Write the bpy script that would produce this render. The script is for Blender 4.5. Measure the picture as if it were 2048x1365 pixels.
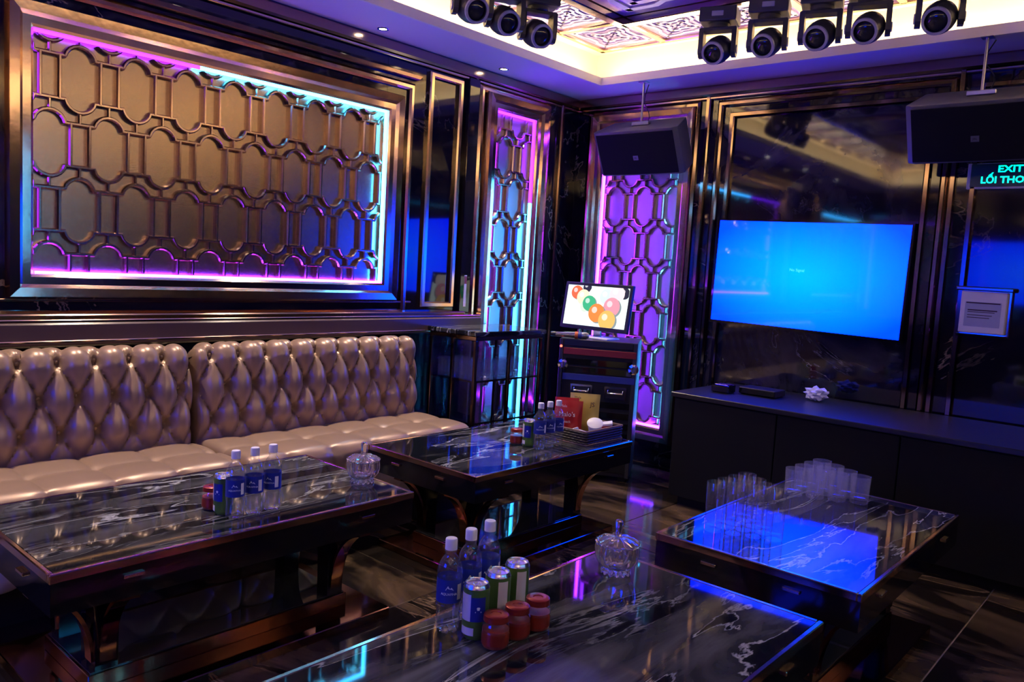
import bpy, bmesh, math, random
from mathutils import Matrix, Vector
random.seed(7)
for o in list(bpy.data.objects): bpy.data.objects.remove(o)
S = bpy.context.scene
COL = S.collection
PI = math.pi

# ------------------------------------------------------------------ camera
cd = bpy.data.cameras.new('camera'); cam = bpy.data.objects.new('camera', cd); COL.objects.link(cam)
W_, H_, CX, CY = 2048.0, 1365.0, 1024.0, 682.5
v1 = Vector((2434-CX, 613-CY)); v2 = Vector((-783-CX, 425-CY))
F = math.sqrt(-v1.dot(v2))
d1 = Vector((v1.x, v1.y, F)).normalized(); d2 = Vector((v2.x, v2.y, F)).normalized()
Yc = d1; Xc = -d2; Xc = (Xc-Yc*Xc.dot(Yc)).normalized(); Zc = Xc.cross(Yc)
# columns of the camera matrix: camera right, up, back in world axes
right = Vector((Xc.x, Yc.x, Zc.x)); up = -Vector((Xc.y, Yc.y, Zc.y)); back = -Vector((Xc.z, Yc.z, Zc.z))
CAM = Vector((0, 0, 1.35))
m = Matrix(((right.x, up.x, back.x, CAM.x), (right.y, up.y, back.y, CAM.y), (right.z, up.z, back.z, CAM.z), (0, 0, 0, 1)))
cam.matrix_world = m
cd.sensor_fit = 'HORIZONTAL'; cd.sensor_width = 36.0; cd.lens = 36.0*F/W_
cd.clip_start = 0.05; cd.clip_end = 60
S.camera = cam

# ------------------------------------------------------------------ world, exposure
w = bpy.data.worlds.new('world'); S.world = w; w.use_nodes = True
w.node_tree.nodes['Background'].inputs[0].default_value = (0.004, 0.004, 0.012, 1)
w.node_tree.nodes['Background'].inputs[1].default_value = 1.0
S.cycles.transparent_max_bounces = 40; S.cycles.max_bounces = 14; S.cycles.glossy_bounces = 6; S.cycles.transmission_bounces = 14
vs = S.view_settings
vs.view_transform = 'Standard'; vs.look = 'None'; vs.exposure = 0.0; vs.gamma = 1.0; vs.use_curve_mapping = False

# light levels of the room's lamps, shared by the added wall strips
COVE = 46.0
CYAN = (0.03, 0.36, 1.0); CYAN_S = 30.0
PURP = (0.14, 0.014, 1.0); PURP_S = 5.5
TV_B = 11.0
SPOT_W = 150.0
SPOT_R = 18.0

# ------------------------------------------------------------------ room numbers
ZF = -0.10        # floor
XL, YT = -4.0, 5.21      # faces of the left wall and of the television wall
XR, YB = 1.7, -1.7       # right wall and rear wall
ZS = 2.69         # underside of the ceiling border
ZC = 2.95         # raised ceiling
TZ = 0.42         # table tops

# ------------------------------------------------------------------ node helpers
def newmat(name):
    mt = bpy.data.materials.new(name); mt.use_nodes = True
    nt = mt.node_tree
    return mt, nt, nt.nodes['Principled BSDF']
def pm(name, base, metallic=0.0, rough=0.5, **kw):
    mt, nt, b = newmat(name)
    b.inputs['Base Color'].default_value = (*base, 1); b.inputs['Metallic'].default_value = metallic
    b.inputs['Roughness'].default_value = rough
    for k, v in kw.items():
        b.inputs[k.replace('_', ' ')].default_value = v
    return mt
def bump(mt, scale=200, strength=.1, dist=.002, stretch=(1, 1, 1)):
    nt = mt.node_tree; b = nt.nodes['Principled BSDF']
    tc = nt.nodes.new('ShaderNodeTexCoord'); mp = nt.nodes.new('ShaderNodeMapping'); mp.inputs['Scale'].default_value = stretch
    n = nt.nodes.new('ShaderNodeTexNoise'); n.inputs['Scale'].default_value = scale; n.inputs['Detail'].default_value = 3
    bp = nt.nodes.new('ShaderNodeBump'); bp.inputs['Strength'].default_value = strength; bp.inputs['Distance'].default_value = dist
    L = nt.links.new
    L(tc.outputs['Object'], mp.inputs['Vector']); L(mp.outputs[0], n.inputs['Vector']); L(n.outputs[0], bp.inputs['Height']); L(bp.outputs[0], b.inputs['Normal'])
    return mt
def emis(name, col, s):
    mt, nt, b = newmat(name)
    b.inputs['Base Color'].default_value = (0, 0, 0, 1); b.inputs['Roughness'].default_value = .4
    b.inputs['Emission Color'].default_value = (*col, 1); b.inputs['Emission Strength'].default_value = s
    return mt
def marble(name, dark, mid, vein, scale, width, streak=(1, 1, 1), rough=.05, cloud=.5, dist=1.2, vein_mask=(.45, .6), seed=True, rot=(0, 0, 0), ior=1.55):
    mt, nt, b = newmat(name); L = nt.links.new; N = nt.nodes.new
    tc = N('ShaderNodeTexCoord'); mp = N('ShaderNodeMapping'); mp.inputs['Scale'].default_value = streak; mp.inputs['Rotation'].default_value = rot
    L(tc.outputs['Object'], mp.inputs['Vector'])
    src = mp.outputs[0]
    if seed:
        oi = N('ShaderNodeObjectInfo'); mu = N('ShaderNodeMath'); mu.operation = 'MULTIPLY'; mu.inputs[1].default_value = 37.0
        L(oi.outputs['Random'], mu.inputs[0])
        ad = N('ShaderNodeVectorMath'); ad.operation = 'ADD'; L(src, ad.inputs[0]); L(mu.outputs[0], ad.inputs[1]); src = ad.outputs[0]
    n1 = N('ShaderNodeTexNoise'); n1.inputs['Scale'].default_value = scale; n1.inputs['Detail'].default_value = 7; n1.inputs['Roughness'].default_value = .55; n1.inputs['Distortion'].default_value = dist
    n2 = N('ShaderNodeTexNoise'); n2.inputs['Scale'].default_value = scale*.6; n2.inputs['Detail'].default_value = 4; n2.inputs['Distortion'].default_value = .4
    L(src, n1.inputs['Vector']); L(src, n2.inputs['Vector'])
    s = N('ShaderNodeMath'); s.operation = 'SUBTRACT'; s.inputs[1].default_value = .5; L(n1.outputs[0], s.inputs[0])
    a = N('ShaderNodeMath'); a.operation = 'ABSOLUTE'; L(s.outputs[0], a.inputs[0])
    mr = N('ShaderNodeMapRange'); mr.inputs['From Min'].default_value = 0; mr.inputs['From Max'].default_value = width; mr.inputs['To Min'].default_value = 1; mr.inputs['To Max'].default_value = 0
    L(a.outputs[0], mr.inputs['Value'])
    mk = N('ShaderNodeMapRange'); mk.inputs['From Min'].default_value = vein_mask[0]; mk.inputs['From Max'].default_value = vein_mask[1]; L(n2.outputs[0], mk.inputs['Value'])
    mm = N('ShaderNodeMath'); mm.operation = 'MULTIPLY'; L(mr.outputs[0], mm.inputs[0]); L(mk.outputs[0], mm.inputs[1])
    cl = N('ShaderNodeMapRange'); cl.inputs['From Min'].default_value = .45; cl.inputs['From Max'].default_value = .75; cl.inputs['To Max'].default_value = cloud; L(n1.outputs[0], cl.inputs['Value'])
    m1 = N('ShaderNodeMix'); m1.data_type = 'RGBA'; m1.inputs[6].default_value = (*dark, 1); m1.inputs[7].default_value = (*mid, 1); L(cl.outputs[0], m1.inputs[0])
    m2 = N('ShaderNodeMix'); m2.data_type = 'RGBA'; m2.inputs[7].default_value = (*vein, 1); L(mm.outputs[0], m2.inputs[0]); L(m1.outputs[2], m2.inputs[6])
    L(m2.outputs[2], b.inputs['Base Color'])
    b.inputs['Roughness'].default_value = rough; b.inputs['IOR'].default_value = ior
    return mt
def thin_glass(name, tint=(1, 1, 1), refl=1.0, rough=.02, haze=0.0, hcol=(.9, .88, .95)):
    mt = bpy.data.materials.new(name); mt.use_nodes = True; nt = mt.node_tree; nt.nodes.clear(); L = nt.links.new; N = nt.nodes.new
    out = N('ShaderNodeOutputMaterial'); mix = N('ShaderNodeMixShader'); tr = N('ShaderNodeBsdfTransparent'); gl = N('ShaderNodeBsdfGlossy'); fr = N('ShaderNodeLayerWeight'); pw = N('ShaderNodeMath'); ma = N('ShaderNodeMath'); mu = N('ShaderNodeMath')
    mu.operation = 'MULTIPLY'; mu.inputs[1].default_value = refl; mu.use_clamp = True
    tr.inputs[0].default_value = (*tint, 1); gl.inputs['Roughness'].default_value = rough; fr.inputs[0].default_value = .5
    pw.operation = 'POWER'; pw.inputs[1].default_value = 5.0; ma.operation = 'MULTIPLY_ADD'; ma.inputs[1].default_value = .92; ma.inputs[2].default_value = .05
    L(fr.outputs['Facing'], pw.inputs[0]); L(pw.outputs[0], ma.inputs[0])
    L(ma.outputs[0], mu.inputs[0]); L(mu.outputs[0], mix.inputs[0]); L(tr.outputs[0], mix.inputs[1]); L(gl.outputs[0], mix.inputs[2])
    if haze:
        df = N('ShaderNodeBsdfDiffuse'); df.inputs[0].default_value = (*hcol, 1); tl = N('ShaderNodeBsdfTranslucent'); tl.inputs[0].default_value = (*hcol, 1)
        m0 = N('ShaderNodeMixShader'); L(df.outputs[0], m0.inputs[1]); L(tl.outputs[0], m0.inputs[2])
        m2 = N('ShaderNodeMixShader'); m2.inputs[0].default_value = haze; L(mix.outputs[0], m2.inputs[1]); L(m0.outputs[0], m2.inputs[2]); L(m2.outputs[0], out.inputs[0])
    else: L(mix.outputs[0], out.inputs[0])
    return mt

M = {}
M['marble'] = marble('black_marble', (.006, .006, .011), (.018, .017, .026), (.32, .25, .18), .9, .006, rough=.05, cloud=.8, vein_mask=(.5, .62), seed=False, ior=1.65)
M['cloud_marble'] = marble('clouded_black_marble', (.006, .006, .014), (.07, .065, .10), (.35, .32, .36), 1.6, .006, rough=.05, cloud=.7, vein_mask=(.5, .65), seed=False, dist=2.2, ior=1.65)
M['table_marble'] = marble('dark_table_marble', (.006, .007, .010), (.10, .105, .115), (.40, .41, .44), 2.0, .016, streak=(3.6, .7, 1), rough=.035, cloud=1.0, dist=.9, vein_mask=(.42, .6), rot=(0, 0, .15), ior=1.5)
M['tile'] = marble('brown_black_floor_marble', (.012, .009, .008), (.30, .19, .11), (.34, .23, .14), 1.3, .016, streak=(.9, 2.6, 1), rough=.09, cloud=.75, dist=1.0, vein_mask=(.5, .7), rot=(0, 0, .3), ior=1.55)
M['grout'] = pm('pale_grout', (.32, .25, .2), 0, .6)
M['bronze'] = bump(pm('polished_bronze', (.80, .56, .40), 1, .13), 9, .06, .01)
M['dark_bronze'] = pm('dark_bronze', (.36, .24, .17), 1, .16)
M['smoked_bronze'] = pm('smoked_bronze', (.30, .21, .16), 1, .10)
M['badge'] = pm('dull_badge', (.16, .16, .18), .3, .5)
M['lamp_shell'] = pm('grey_black_lamp_shell', (.045, .045, .045), 0, .4)
M['gold'] = pm('polished_gold', (.90, .66, .38), 1, .16)
M['rose_mirror'] = bump(pm('rose_bronze_mirror', (.50, .26, .17), 1, .08), 6, .05, .01)
M['brushed'] = bump(pm('brushed_gold_plate', (.56, .42, .27), 1, .24), 60, .10, .002, (1, 1, 14))
M['satin'] = bump(pm('satin_bronze_plate', (.55, .48, .46), 1, .34), 60, .1, .002, (1, 1, 14))
M['lattice'] = pm('lattice_bronze', (.50, .36, .28), 1, .18)
M['ledge'] = bump(pm('brown_lacquered_ledge', (.10, .065, .055), 0, .22), 30, .05, .002, (1, .05, 6))
M['leather'] = bump(pm('pearl_taupe_leather', (.31, .208, .15), .35, .34, Specular_IOR_Level=.5), 420, .12, .0008)
M['silver_leather'] = bump(pm('silver_leather', (.72, .68, .62), .3, .34), 420, .1, .0008)
M['black_gloss'] = pm('black_gloss', (.006, .006, .008), 0, .06, IOR=1.6)
M['black_matte'] = pm('black_matte', (.010, .010, .012), 0, .55, Specular_IOR_Level=.3)
M['black_cloth'] = bump(pm('black_speaker_cloth', (.008, .008, .010), 0, .8, Specular_IOR_Level=.15), 900, .2, .001)
M['black_plastic'] = pm('black_plastic', (.015, .015, .018), 0, .35)
M['grey_plastic'] = pm('grey_ring_plastic', (.42, .42, .48), 0, .35)
M['speaker_shell'] = bump(pm('textured_speaker_shell', (.10, .10, .08), 0, .42), 500, .3, .001)
M['black_mirror'] = pm('black_mirror_glass', (.05, .055, .065), .55, .03, IOR=1.6)
M['tinted_plaster'] = pm('purple_lit_plaster', (.70, .60, .80), 0, .45)  # white plaster with the purple light on it mixed into its colour
M['cove_paint'] = pm('cove_gold_paint', (.86, .74, .50), 0, .6)
M['lip_paint'] = pm('cove_lip_paint', (.78, .74, .70), 0, .6)
M['ceil_violet'] = pm('violet_reflection_panel', (.24, .16, .46), .35, .25)  # violet reflections of the mirror panels put into the base colour
M['ceil_pale'] = pm('pale_reflection_band', (.62, .54, .66), .1, .4)  # pale bands paint the cove light mirrored in the panels
M['chrome'] = pm('chrome', (.75, .75, .78), 1, .12)
M['steel'] = pm('grey_steel', (.45, .45, .48), 1, .3)
M['white_plastic'] = pm('white_plastic', (.80, .80, .82), 0, .4)
M['cap'] = pm('white_bottle_cap', (.82, .82, .86), 0, .4)
M['label_blue'] = pm('blue_bottle_label', (.012, .03, .28), 0, .3)
M['label_white'] = pm('white_print', (.80, .82, .86), 0, .45)
M['pet'] = thin_glass('clear_bottle_plastic', (.97, .97, .99), 1.6, .03, .025)
M['pane'] = thin_glass('cabinet_glass', (.86, .89, .92), 1.0)
M['water'] = thin_glass('water', (.93, .94, .99), .9)
M['glass'] = thin_glass('clear_glass', (.98, .98, .99), 1.0, .02, .012)
M['tumbler'] = thin_glass('cut_tumbler_glass', (.97, .97, .99), 1.1, .04, .07)
M['cut_glass'] = pm('pink_cut_glass', (.97, .88, .88), 0, .02, Transmission_Weight=.95, IOR=1.50)
M['can_green'] = pm('green_can_paint', (.10, .22, .05), .35, .3)
M['can_white'] = pm('white_can_paint', (.75, .74, .80), .2, .3)
M['can_blue'] = pm('blue_can_paint', (.01, .025, .32), .2, .3)
M['can_top'] = pm('can_aluminium', (.80, .80, .82), 1, .22)
M['jar_red'] = pm('red_jar_content', (.30, .028, .014), 0, .3)
M['lid_red'] = pm('red_jar_lid', (.30, .032, .02), .5, .28)
M['bag_red'] = pm('red_foil_bag', (.45, .012, .015), .15, .35)
M['bag_yellow'] = pm('yellow_foil_bag', (.62, .50, .10), .15, .38)
M['paper'] = pm('white_paper', (.82, .82, .86), 0, .6)
M['print_dark'] = pm('dark_print', (.05, .02, .05), 0, .6)
M['wicker'] = bump(pm('dark_wicker', (.035, .025, .02), 0, .45), 120, .6, .004)
M['wicker_rim'] = pm('pale_wicker_rim', (.30, .20, .13), 0, .5)
M['case_grey'] = pm('flight_case_lacquer', (.035, .035, .045), 0, .4)
M['case_red'] = pm('red_case_panel', (.25, .02, .02), 0, .4)
M['case_blue'] = pm('blue_case_panel', (.03, .05, .30), 0, .4)
M['sign_dark'] = pm('dark_green_sign', (.004, .05, .03), 0, .4)
M['sign_grey'] = pm('pale_sign_frame', (.45, .48, .60), 0, .45)
M['label_grey'] = pm('grey_label', (.42, .45, .62), 0, .5)
M['cyan'] = emis('cyan_light_strip', CYAN, CYAN_S)
M['purple_hi'] = emis('strong_purple_light_strip', PURP, PURP_S*9)
M['purple_mid'] = emis('medium_purple_light_strip', PURP, PURP_S*2)
M['cyan_hi'] = emis('strong_cyan_light_strip', CYAN, CYAN_S*2.6)
M['purple_max'] = emis('brightest_purple_light_strip', PURP, PURP_S*15)
M['purple_low'] = emis('faint_purple_light_strip', PURP, PURP_S*.6)
M['cyan_dim'] = emis('dim_cyan_light_strip', CYAN, CYAN_S*.12)
M['purple'] = emis('purple_light_strip', PURP, PURP_S)
M['cove_led'] = emis('warm_cove_light_strip', (1, .85, .56), COVE)
M['down_led'] = emis('warm_downlight', (1, .93, .82), 30)
M['exit_text'] = emis('green_sign_letters', (.0, .9, .5), 3.2)
M['red_lamp'] = emis('red_lamp', (1, .10, .05), 5)
M['osd'] = emis('screen_letters', (.10, 1.0, .75), 1.0)
# blue no-signal screen: backlight a little stronger in the middle, gloss glass on top
def screen_mat(name):
    mt, nt, b = newmat(name); L = nt.links.new; N = nt.nodes.new
    tc = N('ShaderNodeTexCoord'); mp = N('ShaderNodeMapping'); mp.inputs['Location'].default_value = (-.5, 0, -.5); mp.inputs['Scale'].default_value = (1, 0, 1)
    L(tc.outputs['Generated'], mp.inputs[0])
    ln = N('ShaderNodeVectorMath'); ln.operation = 'LENGTH'; L(mp.outputs[0], ln.inputs[0])
    mr = N('ShaderNodeMapRange'); mr.inputs['From Min'].default_value = .05; mr.inputs['From Max'].default_value = .62; mr.inputs['To Min'].default_value = .56; mr.inputs['To Max'].default_value = .10
    L(ln.outputs['Value'], mr.inputs['Value'])
    cb = N('ShaderNodeCombineColor'); cb.inputs[0].default_value = 0.0; cb.inputs[2].default_value = TV_B; L(mr.outputs[0], cb.inputs[1])
    b.inputs['Base Color'].default_value = (.003, .003, .004, 1); b.inputs['Roughness'].default_value = .04
    L(cb.outputs[0], b.inputs['Emission Color']); b.inputs['Emission Strength'].default_value = 1.0
    return mt
M['tv'] = screen_mat('blue_screen')

# ------------------------------------------------------------------ mesh helpers
def nb(): return bmesh.new()
def quad_box(bm, x0, x1, y0, y1, z0, z1):
    v = [bm.verts.new((x, y, z)) for x in (x0, x1) for y in (y0, y1) for z in (z0, z1)]
    for f in ((0, 1, 3, 2), (4, 6, 7, 5), (0, 4, 5, 1), (2, 3, 7, 6), (0, 2, 6, 4), (1, 5, 7, 3)):
        bm.faces.new([v[i] for i in f])
    return v
def bbox(x0, x1, y0, y1, z0, z1, bevel=0, seg=1):
    bm = nb(); quad_box(bm, min(x0, x1), max(x0, x1), min(y0, y1), max(y0, y1), min(z0, z1), max(z0, z1))
    if bevel: bmesh.ops.bevel(bm, geom=bm.edges[:], offset=bevel, segments=seg, profile=.6, affect='EDGES')
    return bm
def lathe(profile, seg=24, cap=True, wob=None):
    """profile: list of (r, z); wob(i,k)-> radius factor"""
    bm = nb(); rings = []
    for i, (r, z) in enumerate(profile):
        if r < 1e-6: rings.append([bm.verts.new((0, 0, z))]); continue
        ring = []
        for k in range(seg):
            a = 2*PI*k/seg; rr, zz = r, z
            if wob: rr, zz = wob(i, k, r, z)
            ring.append(bm.verts.new((rr*math.cos(a), rr*math.sin(a), zz)))
        rings.append(ring)
    for i in range(len(rings)-1):
        A, B = rings[i], rings[i+1]
        for k in range(seg):
            k2 = (k+1) % seg
            if len(A) == 1 and len(B) == 1: continue
            if len(A) == 1: bm.faces.new((A[0], B[k], B[k2]))
            elif len(B) == 1: bm.faces.new((A[k], A[k2], B[0]))
            else: bm.faces.new((A[k], A[k2], B[k2], B[k]))
    if cap:
        for R in (rings[0], rings[-1]):
            if len(R) > 2: bm.faces.new(R)
    bmesh.ops.recalc_face_normals(bm, faces=bm.faces[:])
    return bm
def sweep(bm, pts, prof, closed=False, upv=Vector((0, 0, 1)), cap=True):
    """sweep a 2D profile [(a,b)] along points; a along side vector, b along up-ish vector"""
    pts = [Vector(p) for p in pts]; n = len(pts); rings = []
    for i, p in enumerate(pts):
        if closed: t = pts[(i+1) % n]-pts[i-1]
        else: t = pts[min(i+1, n-1)]-pts[max(i-1, 0)]
        t.normalize(); s = t.cross(upv)
        if s.length < 1e-4: s = t.cross(Vector((1, 0, 0)))
        s.normalize(); u = s.cross(t)
        rings.append([bm.verts.new(p+s*a+u*b) for a, b in prof])
    k = len(prof)
    for i in range(n if closed else n-1):
        A, B = rings[i], rings[(i+1) % n]
        for j in range(k):
            bm.faces.new((A[j], A[(j+1) % k], B[(j+1) % k], B[j]))
    if not closed and cap:
        bm.faces.new(rings[0][::-1]); bm.faces.new(rings[-1])
    return bm
def circ(r, n=8): return [(r*math.cos(2*PI*i/n), r*math.sin(2*PI*i/n)) for i in range(n)]
def rectp(a, b): return [(-a, -b), (a, -b), (a, b), (-a, b)]
def merge(bm, other, mat=None):
    me = bpy.data.meshes.new('tmp'); other.to_mesh(me); other.free()
    if mat is not None: me.transform(mat)
    bm.from_mesh(me); bpy.data.meshes.remove(me)
    return bm
def mesh_of(bm, name, mat, smooth=None):
    bmesh.ops.recalc_face_normals(bm, faces=bm.faces[:])
    me = bpy.data.meshes.new(name); bm.to_mesh(me); bm.free()
    if mat is not None: me.materials.append(mat if not isinstance(mat, str) else M[mat])
    if smooth is not None:
        for p in me.polygons: p.use_smooth = True
        if smooth < PI:
            me.set_sharp_from_angle(angle=smooth)
    return me
def obj(name, bm, mat, parent=None, smooth=None, kind=None, label=None):
    me = bm if isinstance(bm, bpy.types.Mesh) else mesh_of(bm, name, mat, smooth)
    o = bpy.data.objects.new(name, me); COL.objects.link(o)
    if parent is not None: o.parent = parent
    if kind: o['kind'] = kind
    if label: o['label'] = label
    return o
def tag(o, label, cat, group=None):
    o['label'] = label; o['category'] = cat
    if group: o['group'] = group
    return o
def thing(name, label, cat, loc=(0, 0, 0), rotz=0, group=None):
    o = bpy.data.objects.new(name, None); COL.objects.link(o); o.empty_display_size = .05
    o.location = loc; o.rotation_euler = (0, 0, rotz)
    return tag(o, label, cat, group)
def dup(root, loc, rotz, label=None, group=None):
    r = root.copy(); COL.objects.link(r); r.location = loc; r.rotation_euler = (0, 0, rotz)
    if label: r['label'] = label
    if group: r['group'] = group
    for ch in list(root.children):
        c = ch.copy(); COL.objects.link(c); c.parent = r
        for g in list(ch.children):
            d = g.copy(); COL.objects.link(d); d.parent = c
    return r
def arc_patch(r, a0, a1, z0, z1, n=10):
    bm = nb(); A = []; B = []
    for i in range(n+1):
        a = a0+(a1-a0)*i/n
        A.append(bm.verts.new((r*math.cos(a), r*math.sin(a), z0))); B.append(bm.verts.new((r*math.cos(a), r*math.sin(a), z1)))
    for i in range(n): bm.faces.new((A[i], A[i+1], B[i+1], B[i]))
    return bm
def text_bm(txt, size, align='CENTER', ext=.0005, bold=0.0):
    cu = bpy.data.curves.new('text', 'FONT'); cu.body = txt; cu.size = size; cu.align_x = align; cu.align_y = 'CENTER'; cu.extrude = ext; cu.resolution_u = 2; cu.offset = bold
    o = bpy.data.objects.new('text', cu); COL.objects.link(o)
    dg = bpy.context.evaluated_depsgraph_get(); me = bpy.data.meshes.new_from_object(o.evaluated_get(dg))
    bpy.data.objects.remove(o); bpy.data.curves.remove(cu)
    bm = nb(); bm.from_mesh(me); bpy.data.meshes.remove(me)
    return bm
def frame_of(ex, ey, ez, o):      # matrix from axes
    return Matrix(((ex[0], ey[0], ez[0], o[0]), (ex[1], ey[1], ez[1], o[1]), (ex[2], ey[2], ez[2], o[2]), (0, 0, 0, 1)))

# wall frames: (u along the wall, v up, n out of the wall)
MAP = {'left': lambda u, v, n: (XL+n, u, v), 'tv': lambda u, v, n: (u, YT-n, v), 'right': lambda u, v, n: (XR-n, u, v), 'rear': lambda u, v, n: (u, YB+n, v)}
def wbox(side, u0, u1, v0, v1, n0, n1, bevel=0):
    f = MAP[side]; a = f(u0, v0, n0); b = f(u1, v1, n1)
    return bbox(a[0], b[0], a[1], b[1], a[2], b[2], bevel)
def rect_frame(side, u0, u1, v0, v1, prof, sides='LRTB'):
    """mitred moulding around a rectangle; prof [(d outward, n)] closed polygon"""
    f = MAP[side]; bm = nb()
    cs = [(u0, v0, -1, -1), (u1, v0, 1, -1), (u1, v1, 1, 1), (u0, v1, -1, 1)]
    rings = [[bm.verts.new(f(u+du*d, v+dv*d, n)) for d, n in prof] for u, v, du, dv in cs]
    k = len(prof)
    for i in range(4):
        if 'BRTL'[i] not in sides: continue
        A, B = rings[i], rings[(i+1) % 4]
        for j in range(k): bm.faces.new((A[j], A[(j+1) % k], B[(j+1) % k], B[j]))
    return bm

# ------------------------------------------------------------------ floor
fl = obj('floor', bbox(XL-.3, XR+.3, YB-.3, YT+.3, ZF-.2, ZF-.004), 'grout', kind='structure')
fl['label'] = 'dark brown marble tile floor with thin pale joints'
tx = [-.672+.8825*k for k in range(-4, 4)]; ty = [3.57+1.17*k for k in range(-5, 3)]
tm = None
for i in range(len(tx)-1):
    for j in range(len(ty)-1):
        x0, x1 = max(tx[i], XL), min(tx[i+1], XR); y0, y1 = max(ty[j], YB), min(ty[j+1], YT)
        if x1-x0 < .02 or y1-y0 < .02: continue
        o = obj('floor_tile', bbox(-(x1-x0)/2+.003, (x1-x0)/2-.003, -(y1-y0)/2+.003, (y1-y0)/2-.003, -.02, 0, .001), 'tile', fl)
        o.location = ((x0+x1)/2, (y0+y1)/2, ZF)

# ------------------------------------------------------------------ ceiling
LX0, LX1, LY0, LY1 = -3.52, 1.15, -1.2, 4.825        # inner edge of the border
ce = obj('ceiling', bbox(XL-.3, XR+.3, YB-.3, YT+.3, ZC+.06, ZC+.2), 'cove_paint', kind='structure')
ce['label'] = 'raised ceiling with gilded grid of mirror panels and lit cove'
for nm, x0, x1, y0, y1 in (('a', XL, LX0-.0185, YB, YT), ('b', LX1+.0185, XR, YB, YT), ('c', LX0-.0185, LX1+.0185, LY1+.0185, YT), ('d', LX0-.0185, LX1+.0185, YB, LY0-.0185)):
    obj('soffit_board', bbox(x0, x1, y0, y1, ZS, ZS+.02), 'tinted_plaster', ce)
# cove lip, cove back wall, hidden light strips
lipw = .018; lt = ZS+.055; CB = .20
for a in ((LX0-lipw, LX0, LY0-lipw, LY1+lipw), (LX1, LX1+lipw, LY0-lipw, LY1+lipw), (LX0, LX1, LY1, LY1+lipw), (LX0, LX1, LY0-lipw, LY0)):
    obj('cove_lip', bbox(a[0], a[1], a[2], a[3], ZS-.001, lt), 'lip_paint', ce)
for a in ((LX0-CB-.02, LX0-CB, LY0-CB, LY1+CB), (LX1+CB, LX1+CB+.02, LY0-CB, LY1+CB), (LX0-CB, LX1+CB, LY1+CB, LY1+CB+.02), (LX0-CB, LX1+CB, LY0-CB-.02, LY0-CB)):
    obj('cove_wall', bbox(a[0], a[1], a[2], a[3], ZS+.02, ZC+.06), 'cove_paint', ce)
LO = .085
for a in ((LX0-LO-.03, LX0-LO, LY0, LY1), (LX1+LO, LX1+LO+.03, LY0, LY1), (LX0, LX1, LY1+LO, LY1+LO+.03), (LX0, LX1, LY0-LO-.03, LY0-LO)):
    obj('cove_light_strip', bbox(a[0], a[1], a[2], a[3], ZS+.022, ZS+.034), 'cove_led', ce)
# ceiling field: bronze grid bars and stepped mirror panels
gx = [-3.585, -3.065]; gy = [4.905, 4.385]
bw = .022
x_end, y_end = 1.2, -1.25
def ceil_panel(x0, x1, y0, y1, steps=4):
    """square mirror panel with concentric stepped relief"""
    cx, cy, hx, hy = (x0+x1)/2, (y0+y1)/2, (x1-x0)/2, (y1-y0)/2
    p = obj('mirror_panel', bbox(x0+.002, x1-.002, y0+.002, y1-.002, ZC+.02, ZC+.06), 'ceil_violet', ce)
    for s in range(1, steps+1):
        a = 1-s*.19
        bm = nb(); t = .085*min(hx, hy)
        # zig-zag (chevron) ring: four bars with notched middles
        for (sx, sy) in ((1, 0), (-1, 0), (0, 1), (0, -1)):
            ex = Vector((sx, sy, 0)); ey = Vector((-sy, sx, 0)); rx = hx if sx else hy; ry = hy if sx else hx
            pts = []
            for q, off in ((-1, 0), (-.45, 0), (-.25, -.16), (.25, -.16), (.45, 0), (1, 0)):
                pts.append(Vector((cx, cy, 0))+ex*(a*rx+off*rx*.6)+ey*(q*a*ry))
            top = []
            for P in pts:
                top.append((P-ex*t, P+ex*t*.2))
            vs_ = [[bm.verts.new((A.x, A.y, ZC+.020)), bm.verts.new((A.x, A.y, ZC+.012)), bm.verts.new((B.x, B.y, ZC+.012)), bm.verts.new((B.x, B.y, ZC+.020))] for A, B in top]
            for i in range(len(vs_)-1):
                for j in range(4): bm.faces.new((vs_[i][j], vs_[i][(j+1) % 4], vs_[i+1][(j+1) % 4], vs_[i+1][j]))
            bm.faces.new(vs_[0]); bm.faces.new(vs_[-1][::-1])
        obj('bevel_ring', bm, 'ceil_pale' if s % 2 else 'ceil_violet', p)
def bar(x0, x1, y0, y1, drop=.03, mat='gold'):
    obj('grid_bar', bbox(x0, x1, y0, y1, ZC-drop+.03, ZC+.05, .006), mat, ce)
ys = [4.905-.52*k for k in range(13)]; xs = [-3.585+.52*k for k in range(10)]
xe, ye = xs[-1], ys[-1]
for k in range(len(ys)-1): ceil_panel(xs[0]+bw, xs[1]-bw, ys[k+1]+bw, ys[k]-bw, 4 if k < 5 else 1)
for k in range(1, len(xs)-1): ceil_panel(xs[k]+bw, xs[k+1]-bw, ys[1]+bw, ys[0]-bw, 4)
for k in range(1, len(xs)-1, 2):
    for j in range(1, len(ys)-1, 2):
        if xs[min(k+2, len(xs)-1)]-xs[k] > .6: ceil_panel(xs[k]+bw*2, xs[k+2]-bw*2, ys[min(j+2, len(ys)-1)]+bw*2, ys[j]-bw*2, 4 if j < 5 else 1)
bar(xs[0]-bw, xs[0]+bw, ye, ys[0]+bw); bar(xs[0]-bw, xe, ys[0]-bw, ys[0]+bw)
bar(xs[1]-bw*1.6, xs[1]+bw*1.6, ye, ys[1]+bw*1.6, .055, 'bronze'); bar(xs[1], xe, ys[1]-bw*1.6, ys[1]+bw*1.6, .055, 'bronze')
bar(xs[0], xs[1], ys[1]-bw, ys[1]+bw); bar(xs[1]-bw, xs[1]+bw, ys[1], ys[0])
for k in range(2, len(ys)): bar(xs[0], xs[1], ys[k]-bw, ys[k]+bw)
for k in range(2, len(xs)): bar(xs[k]-bw, xs[k]+bw, ys[1], ys[0])
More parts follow.
